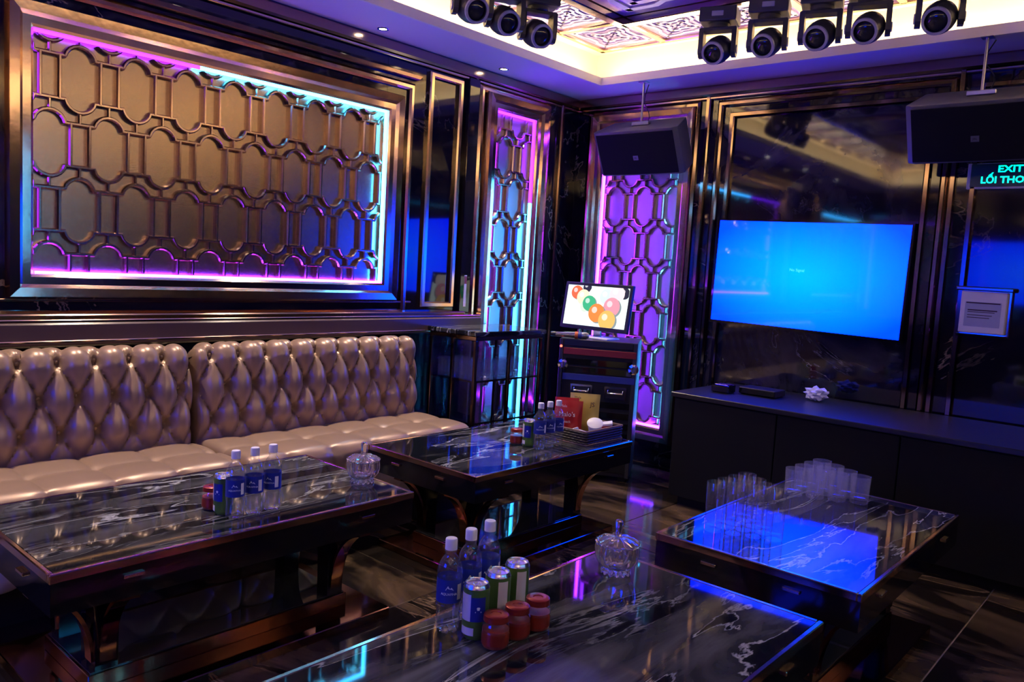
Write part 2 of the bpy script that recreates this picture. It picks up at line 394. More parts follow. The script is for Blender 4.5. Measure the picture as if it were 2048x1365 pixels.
for k in range(3, len(xs)-1, 2): bar(xs[k]-bw*1.3, xs[k]+bw*1.3, ye, ys[1], .04, 'bronze')
for j in range(3, len(ys)-1, 2): bar(xs[1], xe, ys[j]-bw*1.3, ys[j]+bw*1.3, .04, 'bronze')
# plain margins between the grid and the cove wall
for a in ((LX0-CB, xs[0]-bw, LY0-CB, LY1+CB), (xs[0]-bw, LX1+CB, ys[0]+bw, LY1+CB), (xe, LX1+CB, LY0-CB, ys[0]+bw), (xs[0]-bw, xe, LY0-CB, ye)):
    if a[1]-a[0] > .01 and a[3]-a[2] > .01: obj('cove_margin', bbox(a[0], a[1], a[2], a[3], ZC+.02, ZC+.06), 'cove_paint', ce)

# ------------------------------------------------------------------ walls
A0, A1, AV0, AV1 = 1.25, 3.24, 1.185, 2.262        # big lattice panel
R0, R1 = -1.62, -.08                             # second big panel further along the wall
B0, B1, BV0, BV1 = 4.225, 4.66, .02, 2.445       # slim lattice panel by the corner
C0, C1, CV0, CV1 = -3.712, -3.035, .19, 2.445    # lattice panel on the television wall
RC = -.05      # recess depth
def wall(name, side, u0, u1, label):
    o = obj(name, wbox(side, u0, u1, ZF, ZC+.05, -.3, RC), 'black_matte', kind='structure'); o['label'] = label
    return o
wl = wall('wall_left', 'left', YB-.25, YT+.25, 'black marble side wall with bronze mouldings behind the sofa')
wt = wall('wall_back', 'tv', XL, XR, 'black marble end wall with bronze frames behind the television')
wr = wall('wall_right', 'right', YB-.25, YT+.25, 'black marble wall on the right side of the room')
wb = wall('wall_front', 'rear', XL, XR, 'black marble wall at the near end of the room')
def slabs(parent, side, cells, mat='marble'):
    for u0, u1, v0, v1 in cells:
        obj('marble_slab', wbox(side, u0+.001, u1-.001, v0+.001, v1-.001, RC, 0), mat, parent)
slabs(wl, 'left', [(YB, R0, ZF, ZS), (R0, R1, ZF, AV0), (R0, R1, AV1, ZS), (R1, .6, ZF, ZS), (.6, A0, ZF, ZS), (A0, A1, ZF, AV0), (A0, A1, AV1, ZS), (A1, 3.56, ZF, ZS), (3.56, 3.89, ZF, ZS), (3.89, B0, ZF, ZS), (B0, B1, ZF, BV0), (B0, B1, BV1, ZS), (B1, YT, ZF, ZS)])
slabs(wt, 'tv', [(XL, C0, ZF, ZS), (C0, C1, ZF, CV0), (C0, C1, CV1, ZS), (C1, -2.84, ZF, ZS), (-1.23, -.3, ZF, ZS), (-.3, .7, ZF, ZS), (.7, XR, ZF, ZS)])
slabs(wt, 'tv', [(-2.84, -1.23, ZF, ZS)], 'cloud_marble')
slabs(wr, 'right', [(YB, .4, ZF, 1.18), (YB, .4, 2.26, ZS), (YB, -1.2, 1.18, 2.26), (.4, .9, ZF, ZS), (.9, 2.9, ZF, 1.18), (.9, 2.9, 2.26, ZS), (2.9, YT, ZF, ZS)])
slabs(wb, 'rear', [(XL, -3.8, ZF, ZS), (-3.8, -2.95, ZF, 1.0), (-3.8, -2.95, 2.26, ZS), (-2.95, -.8, ZF, ZS), (-.8, .6, ZF, 1.0), (-.8, .6, 2.26, ZS), (.6, XR, ZF, ZS)])
# mouldings
P_IN = [(0, RC), (0, .028), (.012, .040), (.045, .040), (.06, .058), (.10, .062), (.112, .03), (.112, 0)]
P_STRIP = [(0, 0), (0, .016), (.012, .028), (.03, .028), (.045, .014), (.045, 0)]
P_THIN = [(0, 0), (0, .02), (.008, .03), (.03, .03), (.036, .018), (.036, 0)]
def mould(parent, side, r, prof, mat='bronze', sides='LRTB', name='moulding'):
    return obj(name, rect_frame(side, *r, prof, sides), mat, parent)
for (a0, a1) in ((A0, A1), (R0, R1)):
    mould(wl, 'left', (a0-.17, a1+.17, AV0-.165, AV1+.16), P_STRIP, 'bronze')
    mould(wl, 'left', (a0-.235, a1+.235, AV0-.20, AV1+.23), P_THIN, 'dark_bronze', 'T')
mould(wl, 'left', (3.615, 3.845, 1.07, 2.54), P_THIN, 'gold')
mould(wl, 'left', (B0-.13, B1+.13, BV0-.05, BV1+.10), P_STRIP, 'bronze')
mould(wl, 'left', (B0-.20, B1+.30, BV0-.05, BV1+.17), P_THIN, 'dark_bronze', 'LRT')
mould(wt, 'tv', (C0-.13, C1+.085, CV0-.05, CV1+.10), P_STRIP, 'smoked_bronze', 'LRT')
mould(wt, 'tv', (-2.63, -1.385, .30, 2.455), P_THIN, 'smoked_bronze')
mould(wt, 'tv', (-2.63-.09, -1.385+.09, .2, 2.455+.08), P_STRIP, 'smoked_bronze', 'LRT')
mould(wt, 'tv', (-2.63-.19, -1.385+.14, .2, 2.455+.15), P_THIN, 'smoked_bronze', 'LRT')
mould(wt, 'tv', (-1.10, 1.5, .2, 2.50), P_THIN, 'smoked_bronze')
# crown and ledge
P_CR = [(0, 0), (0, .05), (.02, .06), (.05, .03), (.07, .02), (.07, 0)]
for par, side, u0, u1 in ((wl, 'left', YB, YT), (wt, 'tv', XL, XR), (wr, 'right', YB, YT), (wb, 'rear', XL, XR)):
    obj('crown_moulding', wbox(side, u0, u1, ZS-.075, ZS, 0, .045, .012), 'dark_bronze', par)
    obj('crown_bead', wbox(side, u0, u1, ZS-.095, ZS-.078, 0, .025, .004), 'bronze', par)
lz0, lz1 = .875, .975
obj('ledge', wbox('left', YB, 4.05, lz0, lz1, 0, .15, .008), 'ledge', wl)
obj('ledge_bead', wbox('left', YB, 4.05, lz1+.001, lz1+.014, 0, .135, .004), 'bronze', wl)
obj('ledge_bead', wbox('left', YB, 4.02, lz0+.012, lz0+.022, .15, .158, .003), 'bronze', wl)
obj('ledge_step', wbox('left', YB, 3.95, lz1+.014, lz1+.034, 0, .085, .006), 'dark_bronze', wl)
obj('wall_bead', wbox('left', YB, 3.50, 1.062, 1.074, 0, .018, .003), 'bronze', wl)
obj('proud_pilaster', wbox('left', 3.93, 4.03, ZF, ZS-.08, 0, .035, .004), 'marble', wl)

# ------------------------------------------------------------------ lattice panels
PY, PZ = .257, .2985
def bar_seg(bm, p0, p1, w=.0095, d0=0.0, d1=.032):
    """bar in local (u,v) with depth d"""
    p0 = Vector((p0[0], p0[1])); p1 = Vector((p1[0], p1[1])); t = (p1-p0).normalized(); s = Vector((-t.y, t.x))*w
    q = [p0+s, p0-s, p1-s, p1+s]
    prof = []
    for P, Q in ((p0, 0), (p1, 1)):
        prof.append([bm.verts.new((P.x-s.x, P.y-s.y, d0)), bm.verts.new((P.x-s.x, P.y-s.y, d1*.7)), bm.verts.new((P.x-s.x*.4, P.y-s.y*.4, d1)), bm.verts.new((P.x+s.x*.4, P.y+s.y*.4, d1)), bm.verts.new((P.x+s.x, P.y+s.y, d1*.7)), bm.verts.new((P.x+s.x, P.y+s.y, d0))])
    for j in range(6): bm.faces.new((prof[0][j], prof[0][(j+1) % 6], prof[1][(j+1) % 6], prof[1][j]))
    bm.faces.new(prof[0]); bm.faces.new(prof[1][::-1])
def arc_seg(bm, sgn, w=.0095, d1=.032, n=9):
    """arc over (sgn=1) or under the oval"""
    c = .082; r = .067; pr = []
    for i in range(n+1):
        a = math.radians(12+156*i/n); dx, dz = math.cos(a), math.sin(a)
        ring = []
        for q, d in ((-1, 0), (-1, d1*.7), (-.4, d1), (.4, d1), (1, d1*.7), (1, 0)):
            rr = r+q*w; ring.append(bm.verts.new((rr*dx, sgn*(c+rr*dz), d)))
        pr.append(ring)
    for i in range(n):
        for j in range(6): bm.faces.new((pr[i][j], pr[i][(j+1) % 6], pr[i+1][(j+1) % 6], pr[i+1][j]))
    bm.faces.new(pr[0]); bm.faces.new(pr[-1][::-1])
def oval_bm():
    bm = nb()
    for s in (-1, 1): bar_seg(bm, (s*.088, -.097), (s*.088, .097)); arc_seg(bm, s)
    return bm
def link_bm(s):      # horizontal bar to the right of an oval, with the short post to the next row
    bm = nb()
    bar_seg(bm, (.060, s*.097), (PY-.060, s*.097), d1=.029)
    bar_seg(bm, (PY/2, s*.095), (PY/2, s*.146), w=.008, d1=.026)
    return bm
oval_me = link_me = None
def clip_bm(bm, du, dv, u0, u1, v0, v1):
    for co, no in (((u0-du, 0, 0), (-1, 0, 0)), ((u1-du, 0, 0), (1, 0, 0)), ((0, v0-dv, 0), (0, -1, 0)), ((0, v1-dv, 0), (0, 1, 0))):
        r = bmesh.ops.bisect_plane(bm, geom=bm.verts[:]+bm.edges[:]+bm.faces[:], plane_co=co, plane_no=no, clear_outer=True)
        ed = [e for e in r['geom_cut'] if isinstance(e, bmesh.types.BMEdge)]
        if ed: bmesh.ops.holes_fill(bm, edges=ed)
    return bm
AX = {'left': ((0, 1, 0), (0, 0, 1), (1, 0, 0)), 'tv': ((1, 0, 0), (0, 0, 1), (0, -1, 0)), 'right': ((0, 1, 0), (0, 0, 1), (-1, 0, 0)), 'rear': ((1, 0, 0), (0, 0, 1), (0, 1, 0))}
SH = {}
def lattice_panel(side, u0, u1, v0, v1, uc, vc, label, leds, lattice=True, plate='brushed'):
    f = MAP[side]; org = f((u0+u1)/2, v0, 0)
    t = thing('lattice_panel', label, 'wall panel', org)
    ex, ey, ez = AX[side]
    def put(o): o.matrix_parent_inverse = Matrix.Translation(Vector(org)).inverted(); return o
    put(obj('back_plate', wbox(side, u0+.001, u1-.001, v0+.001, v1-.001, RC+.001, RC+.012), plate, t))
    put(obj('panel_frame', rect_frame(side, u0+.001, u1-.001, v0+.001, v1-.001, [(d, n+.002 if n <= 0 else n) for d, n in [(0, RC+.001), (0, .028), (.012, .040), (.045, .040), (.06, .058), (.10, .062), (.112, .03), (.112, 0)]]), 'bronze', t))
    for (a0, a1, b0, b1, mt) in leds:
        deep = mt.endswith('*')      # strips on the hidden reveal sit deeper
        put(obj('light_strip', wbox(side, a0, a1, b0, b1, -.034 if deep else .0, -.02 if deep else .014), mt.rstrip('*'), t))
    if not lattice: return t
    if 'o' not in SH:
        SH['o'] = mesh_of(oval_bm(), 'oval_ring', 'lattice'); SH['u'] = mesh_of(link_bm(1), 'cross_bar', 'lattice'); SH['d'] = mesh_of(link_bm(-1), 'cross_bar', 'lattice')
    jr = range(-12, 13); kr = range(-12, 13); e = .014; BN = RC+.012
    for j in jr:
        zc = vc+j*PZ; off = (abs(j) % 2)*PY/2
        for k in kr:
            yc = uc+off+k*PY
            for nm, lo, hi, hb, hh, key, fn in (('oval_ring', -.098, .098, -.158, .158, 'o', oval_bm), ('cross_bar', .05, PY-.05, .085, .150, 'u', lambda: link_bm(1)), ('cross_bar', .05, PY-.05, -.150, -.085, 'd', lambda: link_bm(-1))):
                if yc+hi < u0+e+.01 or yc+lo > u1-e-.01 or zc+hh < v0+e+.012 or zc+hb > v1-e-.012: continue
                inside = yc+lo >= u0+e and yc+hi <= u1-e and zc+hb >= v0+e and zc+hh <= v1-e
                if inside: me = SH[key]
                else:
                    bm = clip_bm(fn(), yc, zc, u0+e, u1-e, v0+e, v1-e)
                    if len(bm.faces) == 0: bm.free(); continue
                    me = mesh_of(bm, nm, 'lattice')
                o = bpy.data.objects.new(nm, me); COL.objects.link(o); o.parent = t
                o.matrix_basis = Matrix.Translation(-Vector(org)) @ frame_of(ex, ey, ez, f(yc, zc, BN))
    return t
s_ = .012
lattice_panel('left', A0, A1, AV0, AV1, 1.46, 2.08, 'wide gilded lattice panel edged in purple and cyan light above the sofa',
    [(A0+.002, 2.02, AV1-s_-.002, AV1-.002, 'purple_mid'), (2.024, A1-.016, AV1-s_-.002, AV1-.002, 'cyan'), (A1-s_-.002, A1-.002, AV0+.016, AV1-.002, 'cyan'),
     (A0+.016, A1-.002, AV0+.002, AV0+s_+.002, 'purple_max'), (A0+.002, A0+s_+.002, AV0+.002, AV1-.016, 'purple_mid*')])
lattice_panel('left', R0, R1, AV0, AV1, 1.46-12*PY, 2.08, 'gilded lattice panel with purple light edges behind the camera end of the sofa wall',
    [(R0+.016, R1-.016, AV1-s_-.002, AV1-.002, 'cyan'), (R1-s_-.002, R1-.002, AV0+.002, AV1-.002, 'purple'), (R0+.016, R1-.016, AV0+.002, AV0+s_+.002, 'purple')], lattice=False)
lattice_panel('left', B0, B1, BV0, BV1, 4.25, 1.836, 'slim lattice panel glowing cyan and purple beside the glass cabinet',
    [(B0+.016, B1-.016, BV1-s_-.002, BV1-.002, 'purple_mid'), (B1-s_-.002, B1-.002, 1.83, BV1-.002, 'purple_mid'), (B1-s_-.002, B1-.002, BV0+.016, 1.826, 'cyan'),
     (B0+.002, B0+s_+.002, BV0+.016, BV1-.016, 'purple_max*')], plate='satin')
lattice_panel('tv', C0, C1, CV0, CV1, -3.6, 1.254, 'tall purple-lit lattice panel on the end wall behind the equipment case',
    [(C0+.002, C0+s_+.002, CV0+.016, CV1-.016, 'purple_hi'), (C0+.016, C1-.016, CV0+.002, CV0+s_+.002, 'purple_hi'), (C1-s_-.002, C1-.002, CV0+.016, CV1-.016, 'cyan_hi*'), (C0+.016, C1-.016, CV1-s_-.002, CV1-.002, 'purple_hi')], plate='satin')
lattice_panel('right', .9, 2.9, 1.18, 2.26, 1.0, 2.0, 'lattice panel with cyan light edges on the right wall',
    [(.92, 2.88, 2.246, 2.258, 'cyan'), (.92, 2.88, 1.182, 1.194, 'purple'), (2.886, 2.898, 1.2, 2.24, 'cyan'), (.902, .914, 1.2, 2.24, 'purple')], lattice=False)  # out of view; its purple strips are added as fill light
lattice_panel('rear', -3.8, -2.95, 1.0, 2.26, 0, 0, 'unseen light-edged panel added for purple fill, left of the second television on the near wall',
    [(-3.78, -2.97, 2.246, 2.258, 'purple'), (-3.798, -3.786, 1.02, 2.24, 'purple'), (-2.964, -2.952, 1.02, 2.24, 'purple')], lattice=False)  # added behind the camera to give the room purple fill light
lattice_panel('rear', -.8, .6, 1.0, 2.26, 0, 0, 'unseen light-edged panel added for purple fill, right of the second television on the near wall',
    [(-.78, .58, 2.246, 2.258, 'purple'), (-.798, -.786, 1.02, 2.24, 'purple'), (.586, .598, 1.02, 2.24, 'purple')], lattice=False)  # counterpart of the panel above, also added for purple fill light
lattice_panel('right', -1.2, .4, 1.18, 2.26, 1.0, 2.0, 'unseen panel with purple light edges added as fill on the right wall near the front',
    [(-1.18, .38, 2.246, 2.258, 'purple'), (-1.18, .38, 1.182, 1.194, 'purple')], lattice=False)  # out of view, strips added to spread more purple light

# ------------------------------------------------------------------ sofas
def tuft_surface(prof, y0, y1, disp, nu, ny, endround=.05, endpull=.05):
    """prof: list of (x,z); normals to the right of travel; disp(s,y)"""
    pts = [Vector((x, 0, z)) for x, z in prof]
    L = [0]
    for i in range(1, len(pts)): L.append(L[-1]+(pts[i]-pts[i-1]).length)
    bm = nb(); rows = []
    for i in range(nu+1):
        s = L[-1]*i/nu; j = 0
        while j < len(L)-2 and L[j+1] < s: j += 1
        t = (s-L[j])/(L[j+1]-L[j]); p = pts[j].lerp(pts[j+1], t)
        e = .03
        def at(q):
            q = min(max(q, 0), L[-1]); k = 0
            while k < len(L)-2 and L[k+1] < q: k += 1
            return pts[k].lerp(pts[k+1], (q-L[k])/(L[k+1]-L[k]))
        d = (at(s+e)-at(s-e)).normalized(); n = Vector((d.z, 0, -d.x))
        row = []
        for k in range(ny+1):
            y = y0+(y1-y0)*k/ny
            ed = min(y-y0, y1-y)/endround
            fall = 0 if ed >= 1 else endpull*(1-math.sqrt(max(0, 1-(1-ed)**2)))
            h = disp(s, y, p)
            q = p+n*(h-fall); row.append(bm.verts.new((q.x, y, q.z)))
        rows.append(row)
    for i in range(nu):
        for k in range(ny): bm.faces.new((rows[i][k], rows[i+1][k], rows[i+1][k+1], rows[i][k+1]))
    return bm, rows
def arc_pts(cx, cz, r, a0, a1, n):
    return [(cx+r*math.cos(math.radians(a0+(a1-a0)*i/n)), cz+r*math.sin(math.radians(a0+(a1-a0)*i/n))) for i in range(n+1)]
def close_body(bm, rows):
    # flat sides and underside so that the part is a closed solid
    a = [r[0] for r in rows]; b = [r[-1] for r in rows]
    bm.faces.new(a); bm.faces.new(b[::-1])
    for k in range(len(rows[0])-1): bm.faces.new((rows[0][k], rows[0][k+1], rows[-1][k+1], rows[-1][k]))
def puff(a, b, p=.40):
    return (abs(math.sin(PI*a))*abs(math.sin(PI*b)))**p
BP = .1525
def sofa(y0, y1, yb, ysb, label):
    ym = (y0+y1)/2
    t = thing('sofa_section', label, 'sofa', (-3.45, ym, ZF), 0, 'tufted sofa sections along the left wall')
    inv = Matrix.Translation(Vector((-3.45, ym, ZF))).inverted()
    def put(o): o.matrix_parent_inverse = inv; return o
    # backrest
    prof = [(-3.655, .33), (-3.672, .55), (-3.70, .77)]+arc_pts(-3.772, .778, .075, 12, 110, 8)+[(-3.846, .83), (-3.848, .33)]
    Ls = [0]
    for i in range(1, len(prof)): Ls.append(Ls[-1]+math.dist(prof[i], prof[i-1]))
    s1 = .485    # arc length of the upper button row (z about .82)
    def disp(s, y, p):
        if p.x < -3.80: return 0.0
        v = (s-s1)/(2*.152); u = (y-yb)/BP
        a, b = u+v, u-v          # buttons where a and b are both whole numbers
        q = puff(a, b)
        # distance to the nearest button
        ra, rb = a-round(a), b-round(b)
        du = (ra+rb)*.5*BP; dv = (ra-rb)*.152
        pit = math.exp(-(du*du+dv*dv)/(2*.016**2))
        fade = (1 if s > .16 else max(.35, s/.16))*(1 if s < s1+.02 else max(.45, 1-(s-s1-.02)/.12))
        return (.060*q-.030*pit)*fade
    bm, rows = tuft_surface(prof, y0+.004, y1-.004, disp, 104, int((y1-y0)/.0095), .10, .07)
    close_body(bm, rows)
    bk = put(obj('backrest', bm, 'leather', t, PI/3))
    # buttons in the folds
    bb = lathe([(0, .006), (.007, .005), (.0105, 0), (.0105, -.004)], 10); bme = mesh_of(bb, 'button', 'leather', PI)
    for r_ in range(0, 3):
        zb = .82-.152*r_; xb = (-3.70, -3.685, -3.668)[r_]
        k = -12
        while k < 13:
            y = yb+k*BP+(BP/2 if r_ % 2 else 0)
            # diamond lattice has period 2*BP/2
            k += 1
            if y < y0+.03 or y > y1-.03: continue
            o = bpy.data.objects.new('button', bme); COL.objects.link(o); o.parent = bk
            o.matrix_basis = frame_of((0, 0, 1), (0, 1, 0), (1, 0, 0), (xb-.018, y, zb)) @ Matrix.Identity(4)
    # seat cushion
    prof = [(-3.70, .29), (-3.70, .375)]+[(-3.685, .392), (-3.66, .398)]+[(-3.5, .400), (-3.35, .402)]+arc_pts(-3.225, .345, .055, 90, 0, 8)+[(-3.168, .30), (-3.172, .27)]
    prof = prof[::-1]
    prof = [(-3.69, .27), (-3.69, .36)] if False else prof
    def disp2(s, y, p):
        if p.z < .34 and p.x < -3.6: return 0
        # square buttoning grid .25 m, measured along x on top
        sx = (-3.42-p.x)/.25 if p.x < -3.2 else (-3.42+3.17)/.25+(.36-p.z)*-.0-1e-9
        u = (y-ysb)/.252; q = (abs(math.sin(PI*u))*abs(math.sin(PI*sx)) if p.x < -3.2 else abs(math.sin(PI*u))*.35)**.35
        ru, rs = (u-round(u))*.252, (sx-round(sx))*.25 if p.x < -3.2 else 0
        pit = math.exp(-(ru*ru+rs*rs)/(2*.022**2))
        return .020*q-.013*pit
    bm, rows = tuft_surface(prof, y0+.004, y1-.004, disp2, 70, int((y1-y0)/.012), .05, .03)
    close_body(bm, rows)
    sc = put(obj('seat_cushion', bm, 'leather', t, PI/3))
    for k in range(-8, 9):
        y = ysb+k*.252
        if y0+.03 < y < y1-.03:
            o = bpy.data.objects.new('button', bme); COL.objects.link(o); o.parent = sc
            o.matrix_basis = Matrix.Translation((-3.42, y, .389))
    # tufted front base
    prof = [(-3.225, .275), (-3.195, .27), (-3.19, .25), (-3.19, .10), (-3.20, .075), (-3.24, .07)]
    def disp3(s, y, p):
        u = (y-yb)/.21; v = (s-.13)/.26; q = puff(u+v, u-v)
        return .03*q
    bm, rows = tuft_surface(prof[::-1], y0+.006, y1-.006, disp3, 34, int((y1-y0)/.014), .05, .02)
    close_body(bm, rows)
    put(obj('tufted_base', bm, 'silver_leather', t, PI/3))
    put(obj('plinth', bbox(-3.84, -3.245, y0+.02, y1-.02, ZF, .268), 'black_matte', t))
    return t
sofa(1.872, 3.315, 1.958, 2.086, 'taupe leather tufted sofa section next to the glass cabinet')
sofa(.43, 1.866, 1.108, 1.059, 'taupe leather tufted sofa section at the left edge, under the lattice panel')

# ------------------------------------------------------------------ tables
def make_table(lx, ly):
    t = thing('coffee_table', '', 'table', (0, 0, ZF))
    hx, hy = lx/2, ly/2; h = TZ-ZF
    obj('marble_top', bbox(-hx+.016, hx-.016, -hy+.016, hy-.016, h-.018, h-.001, .001), 'table_marble', t)
    # bronze edging (four bars)
    for a in ((-hx, -hx+.016, -hy, hy), (hx-.016, hx, -hy, hy), (-hx+.016, hx-.016, -hy, -hy+.016), (-hx+.016, hx-.016, hy-.016, hy)):
        obj('edge_trim', bbox(a[0], a[1], a[2], a[3], h-.028, h, .003), 'bronze', t)
    bm = nb()
    for a in ((-hx+.004, -hx+.02, -hy+.004, hy-.004), (hx-.02, hx-.004, -hy+.004, hy-.004), (-hx+.02, hx-.02, -hy+.004, -hy+.02), (-hx+.02, hx-.02, hy-.02, hy-.004)):
        quad_box(bm, a[0], a[1], a[2], a[3], h-.125, h-.028)
    quad_box(bm, -hx+.02, hx-.02, -hy+.02, hy-.02, h-.05, h-.02)
    obj('apron', bm, 'black_gloss', t)
    # plinth tray and raised mirror platform
    ix, iy = hx-.055, hy-.055
    obj('plinth', bbox(-ix, ix, -iy, iy, 0, .036, .003), 'rose_mirror', t)
    jx, jy = hx-.188, hy-.17
    obj('platform', bbox(-jx, jx, -jy, jy, .036, .088, .002), 'rose_mirror', t)
    obj('platform_mirror', bbox(-jx+.008, jx-.008, -jy+.008, jy-.008, .088, .093, .001), 'black_mirror', t)
    px, py = hx-.225, hy-.225; zb = .093
    for sx in (-1, 1):
        for sy in (-1, 1):
            bm = nb()
            # tapered post, wider under the apron
            a, b = .034, .055; zt = h-.12
            lo = [bm.verts.new((sx*px+i*a, sy*py+j*a, zb)) for i, j in ((-1, -1), (1, -1), (1, 1), (-1, 1))]
            mi = [bm.verts.new((sx*px+i*a*1.05, sy*py+j*a*1.05, zb+(zt-zb)*.55)) for i, j in ((-1, -1), (1, -1), (1, 1), (-1, 1))]
            hi = [bm.verts.new((sx*px+i*b, sy*py+j*b, zt)) for i, j in ((-1, -1), (1, -1), (1, 1), (-1, 1))]
            for A, B in ((lo, mi), (mi, hi)):
                for q in range(4): bm.faces.new((A[q], A[(q+1) % 4], B[(q+1) % 4], B[q]))
            bm.faces.new(lo[::-1]); bm.faces.new(hi)
            leg = obj('leg', bm, 'black_gloss', t)
            # two curved arms up to the table edges
            for dx, dy, reach in ((sx, 0, .225-.012), (0, sy, .225-.012)):
                pts = []
                for i in range(13):
                    th = math.radians(82)*i/12
                    d = .036+(reach-.036)*(1-math.cos(th))/(1-math.cos(math.radians(82)))
                    z = zb+.03+(h-.13-zb-.03)*math.sin(th)/math.sin(math.radians(82))
                    pts.append((sx*px+dx*d, sy*py+dy*d, z))
                bm = nb(); uv = Vector((dy, dx, 0)) if False else Vector((abs(dy), abs(dx), 0))
                sweep(bm, pts, rectp(.006, .024), upv=uv)
                obj('curved_arm', bm, 'rose_mirror', leg, PI/5)
                # small bronze clip on the apron
                cxp, cyp = (sx*(hx+.001), sy*py) if dx else (sx*px, sy*(hy+.001))
                ex_, ey_ = (.006, .03) if dx else (.03, .006)
                obj('clip', bbox(cxp-ex_, cxp+ex_, cyp-ey_, cyp+ey_, h-.062, h-.050, .002), 'bronze', t)
    return t
T_A = make_table(.755, 1.30)
TBL = {}
def put_table(key, x0, x1, y0, y1, label):
    loc = ((x0+x1)/2, (y0+y1)/2, ZF)
    if not TBL: T_A.location = loc; T_A['label'] = label; o = T_A
    else: o = dup(T_A, loc, 0, label)
    o['group'] = 'marble coffee tables'
    sx_, sy_ = (x1-x0)/.755, (y1-y0)/1.30
    o.scale = (sx_, sy_, 1); TBL[key] = o
put_table(1, -3.09, -2.332, .775, 2.115, 'dark marble coffee table standing along the sofa at the left edge')
put_table(3, -3.095, -2.337, 2.475, 3.72, 'dark marble coffee table with the snack basket in front of the glass cabinet')
put_table(4, -1.43, -.707, 2.475, 3.70, 'dark marble coffee table with the clusters of empty glasses below the television')
put_table(5, -1.462, -.717, .86, 2.19, 'nearest dark marble coffee table with cans and red jars')

# ------------------------------------------------------------------ drinks
def make_bottle():
    t = thing('water_bottle', '', 'bottle')
    r = .0325
    prof = [(.0, .004), (.016, .002), (.026, .0), (.031, .012), (.0315, .03), (.030, .06), (r, .068), (r, .075), (.0318, .078), (.0318, .142), (r, .146), (r, .156), (.029, .172), (.022, .186), (.0145, .196), (.0135, .204), (.0155, .206), (.0155, .208), (.013, .209), (.013, .222)]
    def wob(i, k, r_, z):
        if z < .01 and r_ > .02: return r_, z+(.007 if (k % 8) in (0, 1, 7) else 0)
        return r_, z
    obj('shell', lathe(prof, 40, False, wob), 'pet', t, PI/3)
    wp = [(0, .0065)]+[(rr-.0012, zz+.002) for rr, zz in prof[2:12]]+[(.0285, .168), (0, .168)]
    obj('water', lathe(wp, 32, False), 'water', t, PI/4)
    obj('label_wrap', lathe([(.0322, .080), (.0322, .140)], 40, False), 'label_blue', t, PI)
    cp = [(0, .2385), (.0135, .2385), (.0150, .2365), (.0155, .233), (.0155, .2105), (.0135, .2105)]
    def cw(i, k, r_, z): return (r_*(1.0 if k % 2 else .975), z) if .211 < z < .235 and r_ > .0148 else (r_, z)
    obj('cap', lathe(cp, 40, False, cw), 'cap', t, PI/5)
    bm = text_bm('AQUAFINA', .0085)
    for v in bm.verts:
        a = v.co.x/.0323; rr = .0324+v.co.z; v.co = Vector((rr*math.sin(a), -rr*math.cos(a), .104+v.co.y))
    obj('label_text', bm, 'label_white', t)
    bm = nb()      # white peak emblem above the name
    for pts in (((-.010, .114), (-.003, .126), (.002, .118), (.006, .122), (.012, .114)),):
        vv = [bm.verts.new((.0325*math.sin(x/.0323), -.0325*math.cos(x/.0323), z)) for x, z in pts]; bm.faces.new(vv)
    obj('label_emblem', bm, 'label_white', t)
    obj('label_panel', arc_patch(.0324, math.radians(-50), math.radians(-25), .088, .128, 5), 'label_white', t)
    return t
def make_can():
    t = thing('drink_can', '', 'can'); r = .033
    obj('body', lathe([(0, .004), (.022, .002), (.0255, 0), (.030, .008), (r, .014), (r, .1305)], 40, False), 'can_green', t, PI/4)
    obj('rim', lathe([(r, .1305), (.0312, .1362), (.029, .139), (.0285, .141), (.0275, .1395), (.0265, .1355), (0, .1355)], 40, False), 'can_top', t, PI/5)
    bm = nb(); sweep(bm, [(.009*math.cos(a), -.004+.013*math.sin(a)*.8, .1368) for a in [2*PI*i/14 for i in range(14)]], circ(.0016, 5), closed=True)
    obj('pull_tab', bm, 'can_top', t, PI)
    # artwork: white block and blue block round the shoulder, white banner on the other flank
    obj('white_panel', arc_patch(r+.0004, math.radians(-175), math.radians(-112), .050, .118, 8), 'can_white', t, PI)
    obj('blue_panel', arc_patch(r+.0004, math.radians(-112), math.radians(-45), .050, .112, 8), 'can_blue', t, PI)
    obj('banner', arc_patch(r+.0004, math.radians(20), math.radians(68), .030, .122, 6), 'can_white', t, PI)
    obj('lower_disc', arc_patch(r+.0004, math.radians(-160), math.radians(-95), .006+.008, .034, 8), 'can_white', t, PI)
    bm = nb()
    for (x0, x1, z0, z1) in ((-.008, .008, .074, .077), (-.003, .003, .080, .088), (-.0045, .0045, .084, .086)):
        a0 = math.radians(-78)
        vv = [bm.verts.new(((r+.0008)*math.cos(a0+x/r), (r+.0008)*math.sin(a0+x/r), z)) for x, z in ((x0, z0), (x1, z0), (x1, z1), (x0, z1))]; bm.faces.new(vv)
    obj('emblem', bm, 'label_white', t)
    return t
def make_jar():
    t = thing('red_jar', '', 'jar')
    obj('glass', lathe([(0, .001), (.031, .001), (.034, .005), (.0345, .050), (.032, .058), (.028, .064), (.0275, .070)], 32, False), 'pet', t, PI/4)
    obj('content', lathe([(0, .003), (.030, .003), (.0325, .007), (.033, .046), (.0, .046)], 28, False), 'jar_red', t, PI/4)
    obj('label_band', arc_patch(.0347, math.radians(-170), math.radians(-10), .012, .040, 16), 'lid_red', t, PI)
    obj('lid', lathe([(0, .0815), (.012, .0810), (.013, .0830), (.026, .0835), (.0305, .081), (.0315, .077), (.0315, .0665), (.029, .0655)], 32, False), 'lid_red', t, PI/5)
    return t
bottle0, can0, jar0 = make_bottle(), make_can(), make_jar()
first = {}
